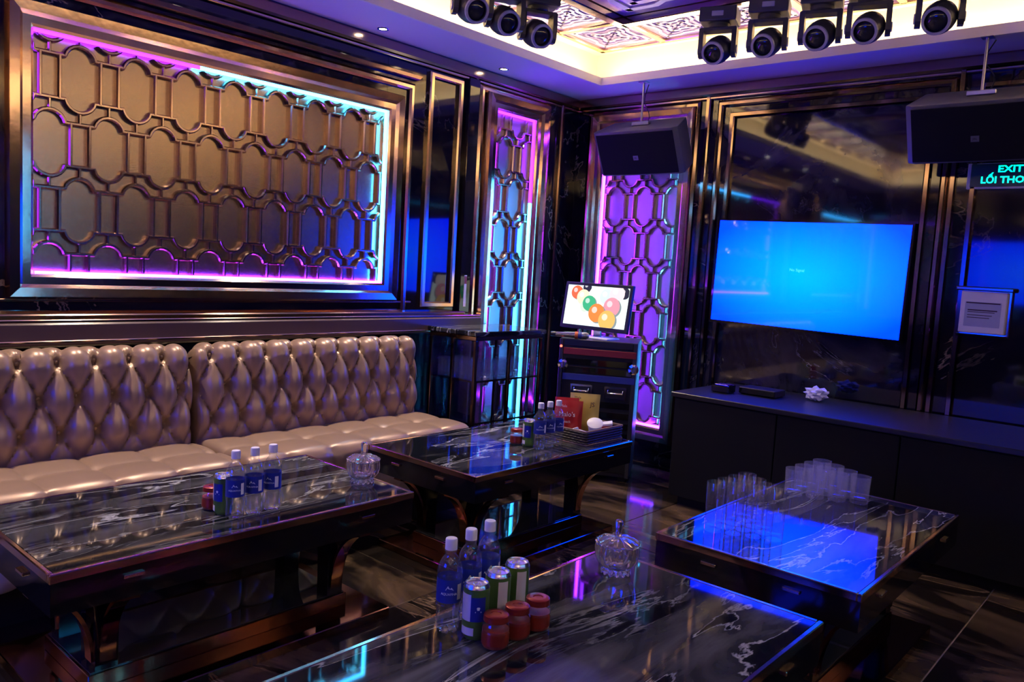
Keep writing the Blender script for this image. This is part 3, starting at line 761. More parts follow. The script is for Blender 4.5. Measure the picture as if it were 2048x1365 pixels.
def place(proto, x, y, z, rz, label, group):
    if proto.name not in first:
        first[proto.name] = 1; proto.location = (x, y, z); proto.rotation_euler = (0, 0, rz); proto['label'] = label; proto['group'] = group; return proto
    return dup(proto, (x, y, z), rz, label, group)
FACE = math.radians(45)   # turn the printed side towards the camera end
G = 'blue-labelled water bottles'
for i, (x, y) in enumerate(((-1.375, 1.38), (-1.393, 1.47), (-1.408, 1.558))):
    place(bottle0, x, y, TZ, FACE+.15*i, 'blue-label water bottle on the nearest table, %s of its row of three' % ('nearest', 'middle one', 'farthest')[i], G)
for i, (x, y) in enumerate(((-2.475, 1.41), (-2.478, 1.485), (-2.483, 1.56))):
    place(bottle0, x, y, TZ, FACE+.2*(1-i), 'blue-label water bottle on the table along the sofa, %s of three' % ('leftmost', 'middle', 'rightmost')[i], G)
for i, (x, y) in enumerate(((-2.525, 3.13), (-2.525, 3.205), (-2.525, 3.277))):
    place(bottle0, x, y, TZ, FACE+.2*i, 'blue-label water bottle by the snack basket, %s of three' % ('leftmost', 'middle', 'rightmost')[i], G)
G = 'green and white drink cans'
for i, (x, y, rz) in enumerate(((-1.303, 1.405, .75), (-1.317, 1.50, -1.15), (-1.33, 1.59, -1.2))):
    place(can0, x, y, TZ, rz, 'green and white drink can on the nearest table, %s' % ('with blue label facing out', 'middle of the row', 'farthest of the row')[i], G)
place(can0, -2.545, 1.405, TZ, .2, 'drink can half hidden by bottles on the table along the sofa', G)
place(can0, -2.595, 3.13, TZ, .2, 'drink can beside the bottles near the snack basket', G)
G = 'small red-lidded jars'
for i, (x, y) in enumerate(((-1.233, 1.405), (-1.231, 1.482), (-1.228, 1.558))):
    place(jar0, x, y, TZ, FACE, 'small jar with red lid on the nearest table, %s of three' % ('nearest', 'middle', 'farthest')[i], G)
place(jar0, -2.615, 1.40, TZ, FACE, 'small jar with red lid at the left of the bottles along the sofa', G)
place(jar0, -2.665, 3.115, TZ, FACE, 'small jar with red content left of the bottles by the basket', G)

# drinking glasses
def make_tall():
    ro, h = .0335, .184
    bm = lathe([(0, 0), (.029, 0), (.031, .003), (.0315, .02), (ro, h-.001), (ro-.0006, h), (ro-.0016, h-.001), (.029, .030), (.026, .022), (0, .019)], 32, False, lambda i, k, r, z: (r*(1-.05*(k % 2)) if (z < .021 and r > .03) else r, z))
    return tag(obj('highball_glass', bm, 'glass', None, PI/4), '', 'glass')
def make_short():
    ro, h = .041, .118
    def wob(i, k, r, z):
        if i in (3, 4, 5, 6, 7): return r*(1-.035*((k+i) % 2)), z
        return r, z
    bm = lathe([(0, 0), (.035, 0), (.0375, .003), (.038, .016), (.0385, .03), (.039, .045), (.0395, .06), (.040, .075), (ro, h-.001), (ro-.0008, h), (ro-.002, h-.001), (.036, .026), (.033, .019), (0, .016)], 36, False, wob)
    return tag(obj('tumbler_glass', bm, 'tumbler', None, PI/9), '', 'glass')
tall0, short0 = make_tall(), make_short()
ordn = ('first', 'second', 'third', 'fourth')
def cluster(proto, p0, d, sp, kind, where):
    dx = Vector((math.cos(d), math.sin(d), 0)); dy = Vector((-math.sin(d), math.cos(d), 0)); done = False
    for row in range(4):
        for i in range(4-row):
            p = Vector((p0[0], p0[1], TZ))+dx*sp*(i+row*.5)+dy*sp*.866*row
            if row == 3: pos = 'single one at the back'
            else: pos = '%s row, %s from left' % (('front', 'second', 'third')[row], ordn[i])
            lab = '%s in the %s cluster, %s' % (kind, where, pos)
            if not done: proto.location = p; proto['label'] = lab; proto['group'] = kind+' cluster'; done = True
            else:
                o = proto.copy(); COL.objects.link(o); o.location = p; o['label'] = lab
cluster(tall0, (-1.300, 2.660), math.radians(24.6), .0712, 'tall clear glass', 'left')
cluster(short0, (-1.300, 3.405), math.radians(26), .089, 'short cut tumbler', 'right')

# crystal bowls
def make_bowl():
    t = thing('candy_bowl', '', 'bowl'); SEG = 56
    prof = [(0, .008), (.040, .006), (.044, .001), (.046, .001), (.046, .010), (.042, .018), (.048, .026), (.060, .040), (.066, .058), (.067, .075), (.064, .092), (.0615, .092), (.0625, .075), (.0615, .058), (.055, .042), (.042, .028), (.030, .022), (0, .021)]
    def wob(i, k, r, z):
        ph = k/SEG*2*PI
        if i in (2, 3): return r*(1+.04*math.cos(14*ph)), z+.0055*(.5-.5*math.cos(14*ph))
        if 5 <= i <= 10: return r*(1+.045*math.cos(14*ph)), z
        return r, z
    obj('body', lathe(prof, SEG, False, wob), 'cut_glass', t, PI/7)
    lp = [(.055, .0935), (.0665, .0935), (.068, .098), (.064, .101), (.050, .108), (.030, .114), (.012, .118), (.0095, .124), (.010, .135), (.0125, .155), (.0120, .164), (.008, .168), (0, .169)]
    def lw(i, k, r, z):
        ph = k/SEG*2*PI
        if i in (1, 2): return r*(1+.035*math.cos(28*ph)), z+.002*math.cos(28*ph)
        if i in (3, 4, 5): return r, z+.0045*math.cos(8*ph)*(1 if i == 4 else .5)
        if i >= 7: return r*(1+.04*math.cos(8*ph)), z
        return r, z
    lp2 = lp+[]
    bm = lathe(lp+[], SEG, False, lw)
    # underside of the lid
    inner = lathe([(.055, .0935), (.045, .099), (.028, .105), (0, .108)], SEG, False)
    merge(bm, inner); bmesh.ops.remove_doubles(bm, verts=bm.verts[:], dist=.0002)
    obj('lid', bm, 'cut_glass', t, PI/7)
    return t
bowl = make_bowl()
bowl.location = (-1.305, 2.035, TZ); bowl['label'] = 'pink cut-glass candy bowl with knobbed lid on the nearest table'; bowl['group'] = 'lidded cut-glass bowls'
b2 = dup(bowl, (-2.565, 2.035, TZ), .3, 'pink cut-glass candy bowl with lid on the table along the sofa')

# ------------------------------------------------------------------ snack basket
tb = thing('snack_basket', 'dark woven tray basket holding snack bags on the far table', 'basket', (-2.565, 3.55, TZ))
bx, by, bh = .15, .168, .075
obj('basket_floor', bbox(-bx+.008, bx-.008, -by+.008, by-.008, .002, .008), 'wicker', tb)
for (a0, a1, c0, c1) in ((-bx, -bx+.009, -by, by), (bx-.009, bx, -by, by), (-bx+.009, bx-.009, -by, -by+.009), (-bx+.009, bx-.009, by-.009, by)):
    obj('basket_side', bbox(a0, a1, c0, c1, .004, bh-.004), 'wicker', tb)
# weave strands
strm = {}
for lvl in range(5):
    z = .012+.0135*lvl
    bm = nb(); n = 22; pts = []
    for sx, sy, ex, ey in ((-1, -1, 1, -1), (1, -1, 1, 1), (1, 1, -1, 1), (-1, 1, -1, -1)):
        for i in range(n):
            q = i/n; x = bx*(sx+(ex-sx)*q); y = by*(sy+(ey-sy)*q)
            o_ = .0035*(1 if (i+lvl) % 2 else -.4); nx, ny = (0, sy) if sy == ey else (sx, 0)
            pts.append((x+nx*(.002+o_), y+ny*(.002+o_), z))
    sweep(bm, pts, circ(.0055, 6), closed=True); obj('weave_strand', bm, 'wicker', tb, PI)
for z in (bh, .004):
    bm = nb(); sweep(bm, [(-bx-.003, -by-.003, z), (0, -by-.003, z), (bx+.003, -by-.003, z), (bx+.003, 0, z), (bx+.003, by+.003, z), (0, by+.003, z), (-bx-.003, by+.003, z), (-bx-.003, 0, z)], circ(.005, 6), closed=True)
    obj('rim', bm, 'wicker_rim', tb, PI/3)
def snack_bag(loc, w_, h_, rot, tilt, mat, label, words):
    t = thing('snack_bag', label, 'snack bag', loc, rot, 'foil snack bags in the basket')
    bm = nb(); nx, nz = 12, 14; fr = []; bk_ = []
    for i in range(nz+1):
        ra, rb = [], []
        for k in range(nx+1):
            u = -1+2*k/nx; v = i/nz
            d = .020*(1-u*u)**.5*max(0, math.sin(PI*min(1, max(0, (v-.06)/.88))))**.5 if .06 < v < .94 else .0012
            crink = .0012*math.sin(u*9+v*13)
            x = u*w_/2*(1-.03*math.sin(PI*v)); z = v*h_
            ra.append(bm.verts.new((x, -d-.0008+crink, z))); rb.append(bm.verts.new((x, d*.5+.0008+crink, z)))
        fr.append(ra); bk_.append(rb)
    for i in range(nz):
        for k in range(nx):
            bm.faces.new((fr[i][k], fr[i][k+1], fr[i+1][k+1], fr[i+1][k])); bm.faces.new((bk_[i][k+1], bk_[i][k], bk_[i+1][k], bk_[i+1][k+1]))
    bmesh.ops.bridge_loops(bm, edges=[]) if False else None
    R = Matrix.Rotation(tilt, 4, 'X'); bm.transform(R)
    obj('pouch', bm, mat, t, PI/2)
    for (txt, sz, x, z, mm_) in words:
        tbm = text_bm(txt, sz); v = z/h_; d = .020*(max(0, 1-(2*x/w_)**2))**.5+.004
        tbm.transform(R @ frame_of((1, 0, 0), (0, 0, 1), (0, -1, 0), (x, -d, z))); obj('print', tbm, mm_, t)
    return t
BZ = TZ+.009
snack_bag((-2.642, 3.50, BZ), .135, .205, .62, -.16, 'bag_red', 'red foil snack bag behind, leaning at the left of the basket', [('Mala', .03, -.02, .165, 'label_white')])
snack_bag((-2.59, 3.455, BZ), .15, .20, .62, -.10, 'bag_red', 'red foil snack bag with white name in front at the left', [('Mala', .020, -.03, .170, 'label_white'), ('Malo\'s', .036, -.01, .125, 'label_white'), ('snack', .02, -.01, .085, 'label_white')])
snack_bag((-2.60, 3.61, BZ), .17, .225, .55, -.08, 'bag_yellow', 'yellow foil snack bag standing at the back of the basket', [('oo', .035, -.03, .15, 'print_dark'), ('JS', .036, .045, .165, 'print_dark'), ('Mala', .02, -.04, .20, 'print_dark')])
# cup noodles tub with lid, wrapped napkins, red packet
t = thing('paper_tub', 'white paper tub lying tilted in the basket', 'tub', (-2.495, 3.575, BZ+.03), .6)
R = Matrix.Rotation(.55, 4, 'X') @ Matrix.Scale(.85, 4)
bm = lathe([(0, 0), (.038, 0), (.047, .07), (.0, .07)], 28, False); bm.transform(R); obj('tub', bm, 'paper', t, PI/4)
bm = lathe([(.0, .0825), (.044, .0825), (.052, .079), (.052, .071), (0, .071)], 28, False); bm.transform(R); obj('lid', bm, 'white_plastic', t, PI/5)
bm = lathe([(0, .0), (.014, 0), (.014, .001), (0, .001)], 18, False); bm.transform(R @ frame_of((1, 0, 0), (0, .13, .99), (0, -.99, .13), (0, -.0455, .036))); obj('stamp', bm, 'case_red', t)
def packet(name, loc, rot, mat, w_, l_, h_, label, cat):
    bm = bbox(-w_/2, w_/2, -l_/2, l_/2, 0, h_, h_*.3, 2)
    for v in bm.verts: v.co.z += .004*math.sin(v.co.x*90)*math.cos(v.co.y*70)
    o = obj(name, bm, mat, None, PI/4); o.location = loc; o.rotation_euler = rot; return tag(o, label, cat, 'small packets in the basket')
packet('napkin_packet', (-2.478, 3.452, BZ+.022), (.35, .2, .5), 'paper', .075, .055, .022, 'white wrapped packet at the near corner of the basket', 'packet')
packet('napkin_packet', (-2.53, 3.43, BZ+.045), (.2, -.3, -.4), 'paper', .06, .035, .016, 'white wrapped packet beside the red bags', 'packet')
packet('noodle_packet', (-2.478, 3.652, BZ+.022), (.1, -.25, .2), 'bag_red', .07, .08, .030, 'red packet at the right end of the basket', 'packet')
packet('sachet', (-2.48, 3.665, BZ+.062), (.15, -.2, .6), 'paper', .07, .05, .014, 'white sachet on top of the red packet', 'packet')

# ------------------------------------------------------------------ television
def television(name, label, cx, cz, w_, h_, y_back, roll, face, text=True):
    t = thing(name, label, 'television', (cx, y_back, cz))
    Rm = Matrix.Rotation(roll, 4, 'Y')
    if face < 0: Rm = Matrix.Rotation(PI, 4, 'Z') @ Rm
    def add(nm, bm, mat, sm=None, par=None): bm.transform(Rm); return obj(nm, bm, mat, par or t, sm)
    add('cabinet', bbox(-w_/2-.014, w_/2+.014, -.055, -.012, -h_/2-.018, h_/2+.014, .004), 'black_gloss')
    add('wall_mount', bbox(-.2, .2, -.012, 0, -.15, .15), 'black_matte')
    bm = nb()
    for a in ((-w_/2-.014, -w_/2, -h_/2-.018, h_/2+.014), (w_/2, w_/2+.014, -h_/2-.018, h_/2+.014), (-w_/2, w_/2, -h_/2-.018, -h_/2), (-w_/2, w_/2, h_/2, h_/2+.014)):
        quad_box(bm, a[0], a[1], -.060, -.055, a[2], a[3])
    add('bezel', bm, 'black_gloss')
    add('screen', bbox(-w_/2, w_/2, -.0575, -.0552, -h_/2, h_/2), 'tv')
    if text:
        bm = text_bm('No Signal', .026); bm.transform(frame_of((1, 0, 0), (0, 0, 1), (0, -1, 0), (-.045, -.0585, .035))); add('screen_text', bm, 'osd')
    return t
television('television', 'wall television showing a plain blue no-signal screen', -2.036, 1.389, 1.25, .693, YT, .016, 1)
television('television', 'second blue-screen television on the near wall behind the camera', -1.88, 1.62, 1.42, .80, YB, 0, -1, False)

# ------------------------------------------------------------------ speakers
def speaker(cx, yf, label):
    t = thing('hanging_speaker', label, 'speaker', (cx, yf, 2.05), 0, 'speakers hanging in front of the end wall')
    w_, h_, d_ = .70, .33, .195
    R = Matrix.Rotation(math.radians(27), 4, 'X')
    base = Matrix.Translation((0, .135, 0))
    def add(nm, bm, mat, sm=None, par=None):
        bm.transform(base @ R); return obj(nm, bm, mat, par or t, sm)
    bm = nb(); pl = [(-w_/2, -.02), (-w_/2+.04, -.045), (w_/2-.04, -.045), (w_/2, -.02), (w_/2-.05, d_), (-w_/2+.05, d_)]
    lo = [bm.verts.new((x, y+.03, 0)) for x, y in pl]; hi = [bm.verts.new((x, y+.03, h_)) for x, y in pl]
    for i in range(6): bm.faces.new((lo[i], lo[(i+1) % 6], hi[(i+1) % 6], hi[i]))
    bm.faces.new(lo[::-1]); bm.faces.new(hi)
    bmesh.ops.bevel(bm, geom=bm.edges[:], offset=.012, segments=2, profile=.6, affect='EDGES')
    add('cabinet', bm, 'speaker_shell', PI/5)
    # bowed grille
    bm = nb(); n = 14; A = []; B = []; A2 = []; B2 = []
    for i in range(n+1):
        u = -1+2*i/n; x = u*(w_/2-.035); y = -.017-.014*(1-u*u)
        A.append(bm.verts.new((x, y, .015))); B.append(bm.verts.new((x, y, h_-.02))); A2.append(bm.verts.new((x, y+.012, .015))); B2.append(bm.verts.new((x, y+.012, h_-.02)))
    for i in range(n):
        bm.faces.new((A[i], A[i+1], B[i+1], B[i])); bm.faces.new((A2[i+1], A2[i], B2[i], B2[i+1])); bm.faces.new((A[i+1], A[i], A2[i], A2[i+1])); bm.faces.new((B[i], B[i+1], B2[i+1], B2[i]))
    bm.faces.new((A[0], B[0], B2[0], A2[0])); bm.faces.new((B[n], A[n], A2[n], B2[n]))
    gr = add('grille', bm, 'black_cloth')
    add('badge', bbox(-.02, .02, -.034, -.030,   .12, .152), 'badge')
    bm = text_bm('JBL', .017); bm.transform(frame_of((1, 0, 0), (0, 0, 1), (0, -1, 0), (0, -.0348, .136))); add('badge_text', bm, 'black_plastic')
    # hanger
    top = base @ R @ Vector((0, .11, h_))
    obj('bracket', bbox(-.07, .07, top.y-.02, top.y+.02, top.z-.006, top.z+.02, .004), 'steel', t)
    bm = nb(); sweep(bm, [(0, top.y, top.z+.015), (0, top.y, ZS-2.05)], circ(.008, 10)); obj('rod', bm, 'steel', t, PI/3)
    obj('ceiling_plate', bbox(-.03, .03, top.y-.03, top.y+.03, ZS-2.05-.006, ZS-2.05, .002), 'steel', t)
    bm = nb(); pts = []
    for i in range(24):
        q = i/23; pts.append((.02+.03*math.sin(q*7), top.y+.02+.02*math.cos(q*9), top.z+.02+(ZS-2.06-top.z-.03)*q))
    sweep(bm, pts, circ(.0035, 6)); obj('cable', bm, 'black_plastic', t, PI)
    return t
speaker(-3.19, 4.80, 'black loudspeaker hanging from a rod in front of the purple lattice panel')
speaker(-1.05, 4.76, 'black loudspeaker hanging at the upper right above the exit sign')

# ------------------------------------------------------------------ moving head lights
def make_head():
    t = thing('moving_head_light', '', 'stage light')
    obj('base', bbox(-.095, .095, -.075, .075, -.075, 0, .008, 2), 'lamp_shell', t)
    obj('base_panel', bbox(-.03, .03, -.079, -.0745, -.052, -.026, .002), 'grey_plastic', t)
    obj('swivel', lathe([(0, -.098), (.05, -.098), (.055, -.092), (.055, -.074), (0, -.074)], 24, False), 'lamp_shell', t, PI/5)
    yk = nb()
    quad_box(yk, -.092, .092, -.035, .035, -.112, -.096)
    for s in (-1, 1):
        pr = [(-.038, -.10), (.038, -.10), (.042, -.16), (.036, -.225), (.018, -.243), (-.018, -.243), (-.036, -.225), (-.042, -.16)]
        a = [yk.verts.new((s*.072, y, z)) for y, z in pr]; b = [yk.verts.new((s*.096, y*.92, z)) for y, z in pr]
        for i in range(8): yk.faces.new((a[i], a[(i+1) % 8], b[(i+1) % 8], b[i]))
        yk.faces.new(a[::-1]); yk.faces.new(b)
    y_ = obj('yoke', yk, 'lamp_shell', t)
    for s in (-1, 1):
        bm = lathe([(0, 0), (.022, 0), (.022, .006), (0, .008)], 18, False); bm.transform(frame_of((0, 1, 0), (0, 0, 1), (s, 0, 0), (s*.095, 0, -.205))); obj('hub_cap', bm, 'grey_plastic', y_, PI/5)
    return t
def add_head(t, direction):
    # head: barrel along its own axis, lens ring in front
    d = Vector(direction).normalized(); c = Vector((0, 0, -.205))
    s = Vector((1, 0, 0)); s = (s-d*s.dot(d)).normalized(); u = d.cross(s)
    Mx = frame_of(s, u, d, c)
    bm = lathe([(0, -.085), (.03, -.084), (.055, -.070), (.067, -.04), (.069, 0), (.066, .03), (.058, .058), (.052, .066), (.046, .066), (.046, .050), (0, .050)], 32, False); bm.transform(Mx)
    h = obj('head', bm, 'lamp_shell', t, PI/5)
    bm = lathe([(.046, .060), (.047, .071), (.058, .071), (.060, .060)], 32, False); bm.transform(Mx); obj('lens_ring', bm, 'grey_plastic', h, PI/5)
    bm = lathe([(.046, .052), (.038, .060), (.02, .066), (0, .068)], 28, False); bm.transform(Mx); obj('lens', bm, 'black_mirror', h, PI)
ZB = ZC-.045
G = 'moving head lights under the ceiling grid'
ordL = ('nearest', 'middle', 'farthest')
for i, y in enumerate((3.03, 3.28, 3.56)):
    t = make_head(); t.scale = (1.12,)*3; t.location = (-3.075, y, ZB); t.rotation_euler = (0, 0, math.radians(60)); tag(t, 'black moving head light in the left group, %s of three' % ordL[i], 'stage light', G)
    add_head(t, (.15, -.95, -.42))
for i, x in enumerate((-2.35, -2.045, -1.75, -1.50, -1.165)):
    t = make_head(); t.scale = (1.12,)*3; t.location = (x, 4.35, ZB); t.rotation_euler = (0, 0, math.radians(18)); tag(t, 'black moving head light in the right row, %s from left' % ('first', 'second', 'third', 'fourth', 'fifth')[i], 'stage light', G)
    add_head(t, (-.22, -.86, -.46))

# ------------------------------------------------------------------ downlights
for i, y in enumerate((-.12, .94, 2.0, 3.06, 4.12)):
    t = thing('downlight', 'small round recessed downlight in the ceiling border, %s along the sofa wall' % ('first', 'second', 'third', 'fourth', 'fifth')[i], 'ceiling light', (-3.84, y, ZS), 0, 'recessed downlights above the sofa')
    obj('ring', lathe([(.022, .001), (.024, -.004), (.034, -.004), (.036, .001)], 24, False), 'chrome', t, PI/5)
    obj('lamp', lathe([(0, -.0015), (.022, -.0015), (.022, .001), (0, .001)], 20, False), 'down_led', t)
    ld = bpy.data.lights.new('downlight_beam', 'SPOT'); ld.energy = SPOT_W; ld.color = (1, .80, .60); ld.spot_size = math.radians(85); ld.spot_blend = .7; ld.shadow_soft_size = .022
    lo = bpy.data.objects.new('downlight_beam', ld); COL.objects.link(lo); lo.parent = t; lo.location = (0, 0, -.006)
    lo.rotation_euler = (0, math.radians(-20), 0)

for i, y in enumerate((-.6, .9, 2.4, 3.9)):
    t = thing('downlight', 'small round recessed downlight in the right ceiling border, %s from the near wall' % ('first', 'second', 'third', 'fourth')[i], 'ceiling light', (1.42, y, ZS), 0, 'recessed downlights on the right side')
    obj('ring', lathe([(.022, .001), (.024, -.004), (.034, -.004), (.036, .001)], 24, False), 'chrome', t, PI/5)
    obj('lamp', lathe([(0, -.0015), (.022, -.0015), (.022, .001), (0, .001)], 20, False), 'down_led', t)
    ld = bpy.data.lights.new('downlight_beam', 'SPOT'); ld.energy = SPOT_R; ld.color = (1, .82, .62); ld.spot_size = math.radians(110); ld.spot_blend = .8; ld.shadow_soft_size = .022
    lo = bpy.data.objects.new('downlight_beam', ld); COL.objects.link(lo); lo.parent = t; lo.location = (0, 0, -.006)
    lo.rotation_euler = (0, math.radians(35), 0)

# ------------------------------------------------------------------ glass cabinet
cx0, cx1, cy0, cy1, cz1 = -3.84, -3.415, 3.55, 4.205, .925
t = thing('glass_cabinet', 'bronze-framed glass display cabinet between the sofa and the equipment case', 'cabinet', ((cx0+cx1)/2, (cy0+cy1)/2, ZF))
inv = Matrix.Translation(t.location).inverted()
def put(o): o.matrix_parent_inverse = inv; return o
put(obj('top', bbox(cx0-.005, cx1+.02, cy0-.02, cy1+.015, cz1-.03, cz1, .005), 'table_marble', t))
put(obj('top_rail', bbox(cx0, cx1, cy0, cy1, cz1-.06, cz1-.031, .003), 'dark_bronze', t))
put(obj('base', bbox(cx0, cx1, cy0, cy1, ZF, .06, .004), 'black_gloss', t))
cm = (cx0+cx1)/2; cmy = (cy0+cy1)/2
for (px, py) in ((cx0, cy0), (cm, cy0), (cx1, cy0), (cx1, cmy), (cx1, cy1), (cx0, cy1)):
    qx = min(max(px, cx0+.012), cx1-.012); qy = min(max(py, cy0+.012), cy1-.012)
    put(obj('post', bbox(qx-.011, qx+.011, qy-.011, qy+.011, .06, cz1-.06, .003), 'dark_bronze', t))
for a in ((cx0+.024, cm-.012, cy0+.006, cy0+.011), (cm+.012, cx1-.024, cy0+.006, cy0+.011), (cx1-.011, cx1-.006, cy0+.024, cmy-.012), (cx1-.011, cx1-.006, cmy+.012, cy1-.024)):
    put(obj('glass_pane', bbox(a[0], a[1], a[2], a[3], .065, cz1-.064), 'pane', t))
for a in ((cx0+.002, cx0+.007, cy0+.024, cy1-.024), (cx0+.024, cx1-.024, cy1-.007, cy1-.002)):
    put(obj('back_pane', bbox(a[0], a[1], a[2], a[3], .065, cz1-.064), 'pane', t))
SHZ = (.33, .60)
for z in SHZ: put(obj('shelf', bbox(cx0+.01, cx1-.014, cy0+.014, cy1-.01, z, z+.008), 'pane', t)); 
for z in SHZ:
    for a in ((cx0+.02, cx1-.02, cy0+.012, cy0+.02), (cx1-.02, cx1-.012, cy0+.02, cy1-.02)):
        put(obj('shelf_edge', bbox(a[0], a[1], a[2], a[3], z-.002, z+.010), 'dark_bronze', t))
# glasses on the upper shelf
g0 = short0
k = 0
for ix_ in range(4):
    for iy_ in range(5):
        if ix_ < 2 and iy_ > 1: continue
        o = g0.copy(); COL.objects.link(o); o.location = (cx0+.07+.095*ix_, cy0+.075+.118*iy_, SHZ[1]+.0085)
        o['group'] = 'tumblers stored in the glass cabinet'
        o['label'] = 'stored clear tumbler in glass cabinet, row %s from the sofa, %s from the wall' % (('one', 'two', 'three', 'four', 'five')[iy_], ordn[ix_]); k += 1
def carton(x, y, z, sx, sy, sz, mat, label, rz=0):
    tt = thing('carton', label, 'box', (x, y, z), rz, 'boxes inside the glass cabinet')
    obj('box_body', bbox(-sx, sx, -sy, sy, 0, sz*.8, .003), mat, tt); obj('box_lid', bbox(-sx-.003, sx+.003, -sy-.003, sy+.003, sz*.8, sz, .003), 'paper' if mat != 'paper' else 'label_grey', tt)
    obj('box_label', bbox(-sx*.6, sx*.6, -sy-.0045, -sy-.001, sz*.2, sz*.65), 'label_grey' if mat != 'label_grey' else 'paper', tt)
floral = marble('floral_carton', (.45, .42, .45), (.10, .10, .13), (.05, .05, .07), 14, .06, rough=.5, vein_mask=(.3, .5)); M['floral'] = floral
carton(-3.72, 3.68, .061, .09, .09, .10, 'floral', 'patterned carton on the cabinet floor next to the sofa')
carton(-3.55, 3.72, .061, .05, .07, .07, 'paper', 'plain pale carton on the cabinet floor beside the patterned one')
carton(-3.52, 4.05, .061, .07, .10, .13, 'label_grey', 'grey box on the cabinet floor at the right')

# ------------------------------------------------------------------ equipment case, monitor, microphone
ang = math.atan2(.257, .465); W2 = .535; DP = .44; HC = .87-ZF
fl_ = Vector((-3.365, 4.331)); ex2 = Vector((math.cos(ang), math.sin(ang))); ey2 = Vector((-math.sin(ang), math.cos(ang)))
cc = fl_+ex2*W2/2+ey2*DP/2
t = thing('equipment_case', 'dark audio rack case with red and blue panels behind the far table', 'rack case', (cc.x, cc.y, ZF), ang)
hw, hd = W2/2, DP/2
obj('body', bbox(-hw, hw, -hd+.02, hd, .03, HC, .008, 2), 'case_grey', t)
obj('front_panel', bbox(-hw+.03, hw-.02, -hd+.004, -hd+.022, .06, HC-.06, .003), 'black_matte', t)
for s in (-1, 1): obj('front_edge', bbox(s*hw-.028*(s > 0), s*hw+.028*(s < 0), -hd, -hd+.022, .03, HC, .004), 'case_grey', t)
obj('top_edge', bbox(-hw+.028, hw-.028, -hd, -hd+.022, HC-.05, HC, .004), 'black_plastic', t)
obj('red_panel', bbox(-hw+.032, hw-.006, -hd-.003, -hd+.006, .862, .908, .002), 'case_red', t)
obj('blue_panel', bbox(-hw+.032, hw-.006, -hd-.003, -hd+.006, .685, .730, .002), 'case_blue', t)
for z in (.76, .815, .53, .46, .39, .32, .25, .18): obj('rack_unit', bbox(-hw+.05, hw-.03, -hd+.0, -hd+.006, z-.022, z+.022, .002), 'black_gloss', t)
for x in (-hw+.032, hw-.018):
    l_ = obj('butterfly_latch', None or (lambda: (lambda b: (b.transform(frame_of((1, 0, 0), (0, 0, 1), (0, -1, 0), (x, -hd-.004, .79))), b)[1])(lathe([(0, 0), (.036, 0), (.036, .003), (.02, .006), (0, .006)], 10, False)))(), 'chrome', t)
    b_ = bbox(x-.006, x+.006, -hd-.018, -hd-.010, .765, .815, .003); obj('latch_wing', b_, 'chrome', l_)
for x in (-.098, .137):
    h_ = obj('handle_plate', bbox(x-.075, x+.075, -hd-.002, -hd+.006, HC-.40, HC-.31, .01), 'black_plastic', t)
    bm = nb()
    for a in ((x-.075, x+.075, HC-.323, HC-.31), (x-.075, x+.075, HC-.40, HC-.388), (x-.075, x-.064, HC-.388, HC-.323), (x+.064, x+.075, HC-.388, HC-.323)):
        quad_box(bm, a[0], a[1], -hd-.006, -hd-.001, a[2], a[3])
    obj('handle_frame', bm, 'chrome', h_)
    bm = nb(); sweep(bm, [(x-.05, -hd-.004, HC-.335), (x-.05, -hd-.018, HC-.355), (x+.05, -hd-.018, HC-.355), (x+.05, -hd-.004, HC-.335)], circ(.006, 8)); obj('grip', bm, 'chrome', h_, PI/3)
obj('corner_lamp', (lambda b: (b.transform(Matrix.Translation((-hw+.012, -hd-.004, HC-.055))), b)[1])(lathe([(0, .009), (.007, .006), (.009, 0), (.007, -.006), (0, -.009)], 12, False)), 'red_lamp', t, PI)
lt_ = obj('side_latch', (lambda b: (b.transform(frame_of((0, .7, .7), (0, -.7, .7), (-1, 0, 0), (-hw-.001, -.04, HC-.15))), b)[1])(bbox(-.045, .045, -.045, .045, 0, .005, .002)), 'steel', t)
obj('latch_bar', bbox(-hw-.012, -hw-.005, -.045, -.035, HC-.19, HC-.11, .002), 'chrome', lt_)
for sx in (-1, 1):
    for sy in (-1, 1): obj('foot', bbox(sx*(hw-.05)-.025, sx*(hw-.05)+.025, sy*(hd-.06)-.025, sy*(hd-.06)+.025, 0, .03), 'black_matte', t)
# monitor
mw, mh = .565, .335
t = thing('touch_monitor', 'tilted touch monitor showing billiard balls on top of the equipment case', 'monitor', (-3.27, 4.58, .87), math.radians(2))
R = Matrix.Translation((0, 0, .055)) @ Matrix.Rotation(math.radians(-9), 4, 'X')
def madd(nm, bm, mat, par=None, sm=None): bm.transform(R); return obj(nm, bm, mat, par or t, sm)
madd('housing', bbox(-mw/2, mw/2, -.012, .016, 0, mh, .006, 2), 'black_plastic')
iw, ih = mw-.05, mh-.05
sc = madd('screen', bbox(-iw/2, iw/2, -.0135, -.012, .027, .027+ih), emis('monitor_white', (.80, .95, .92), 1.5))
balls = [(515, 345, 40, (.85, .16, .03)), (590, 312, 30, (.02, .02, .03)), (845, 350, 34, (.02, .02, .03)), (560, 378, 46, (.95, .85, .6)), (650, 360, 50, (1, .93, .85)), (722, 372, 46, (.75, .85, .95)), (795, 355, 50, (1, .80, .82)), (570, 440, 34, (.75, .9, .7)), (600, 418, 45, (.05, .50, .22)), (755, 440, 55, (.95, .35, .42)), (650, 482, 55, (.90, .28, .04)), (720, 528, 57, (1, .55, .12))]
bm_cache = {}
def sxy(a, b):      # picture coordinates on the monitor from its outline corners
    u = (a-432)/425.0+.0*(b); v = (b-292-(a-432)*.055)/270.0
    u = (a-(455-45*(v)))/425.0
    return (-iw/2+u*iw, .027+ih*(1-v))
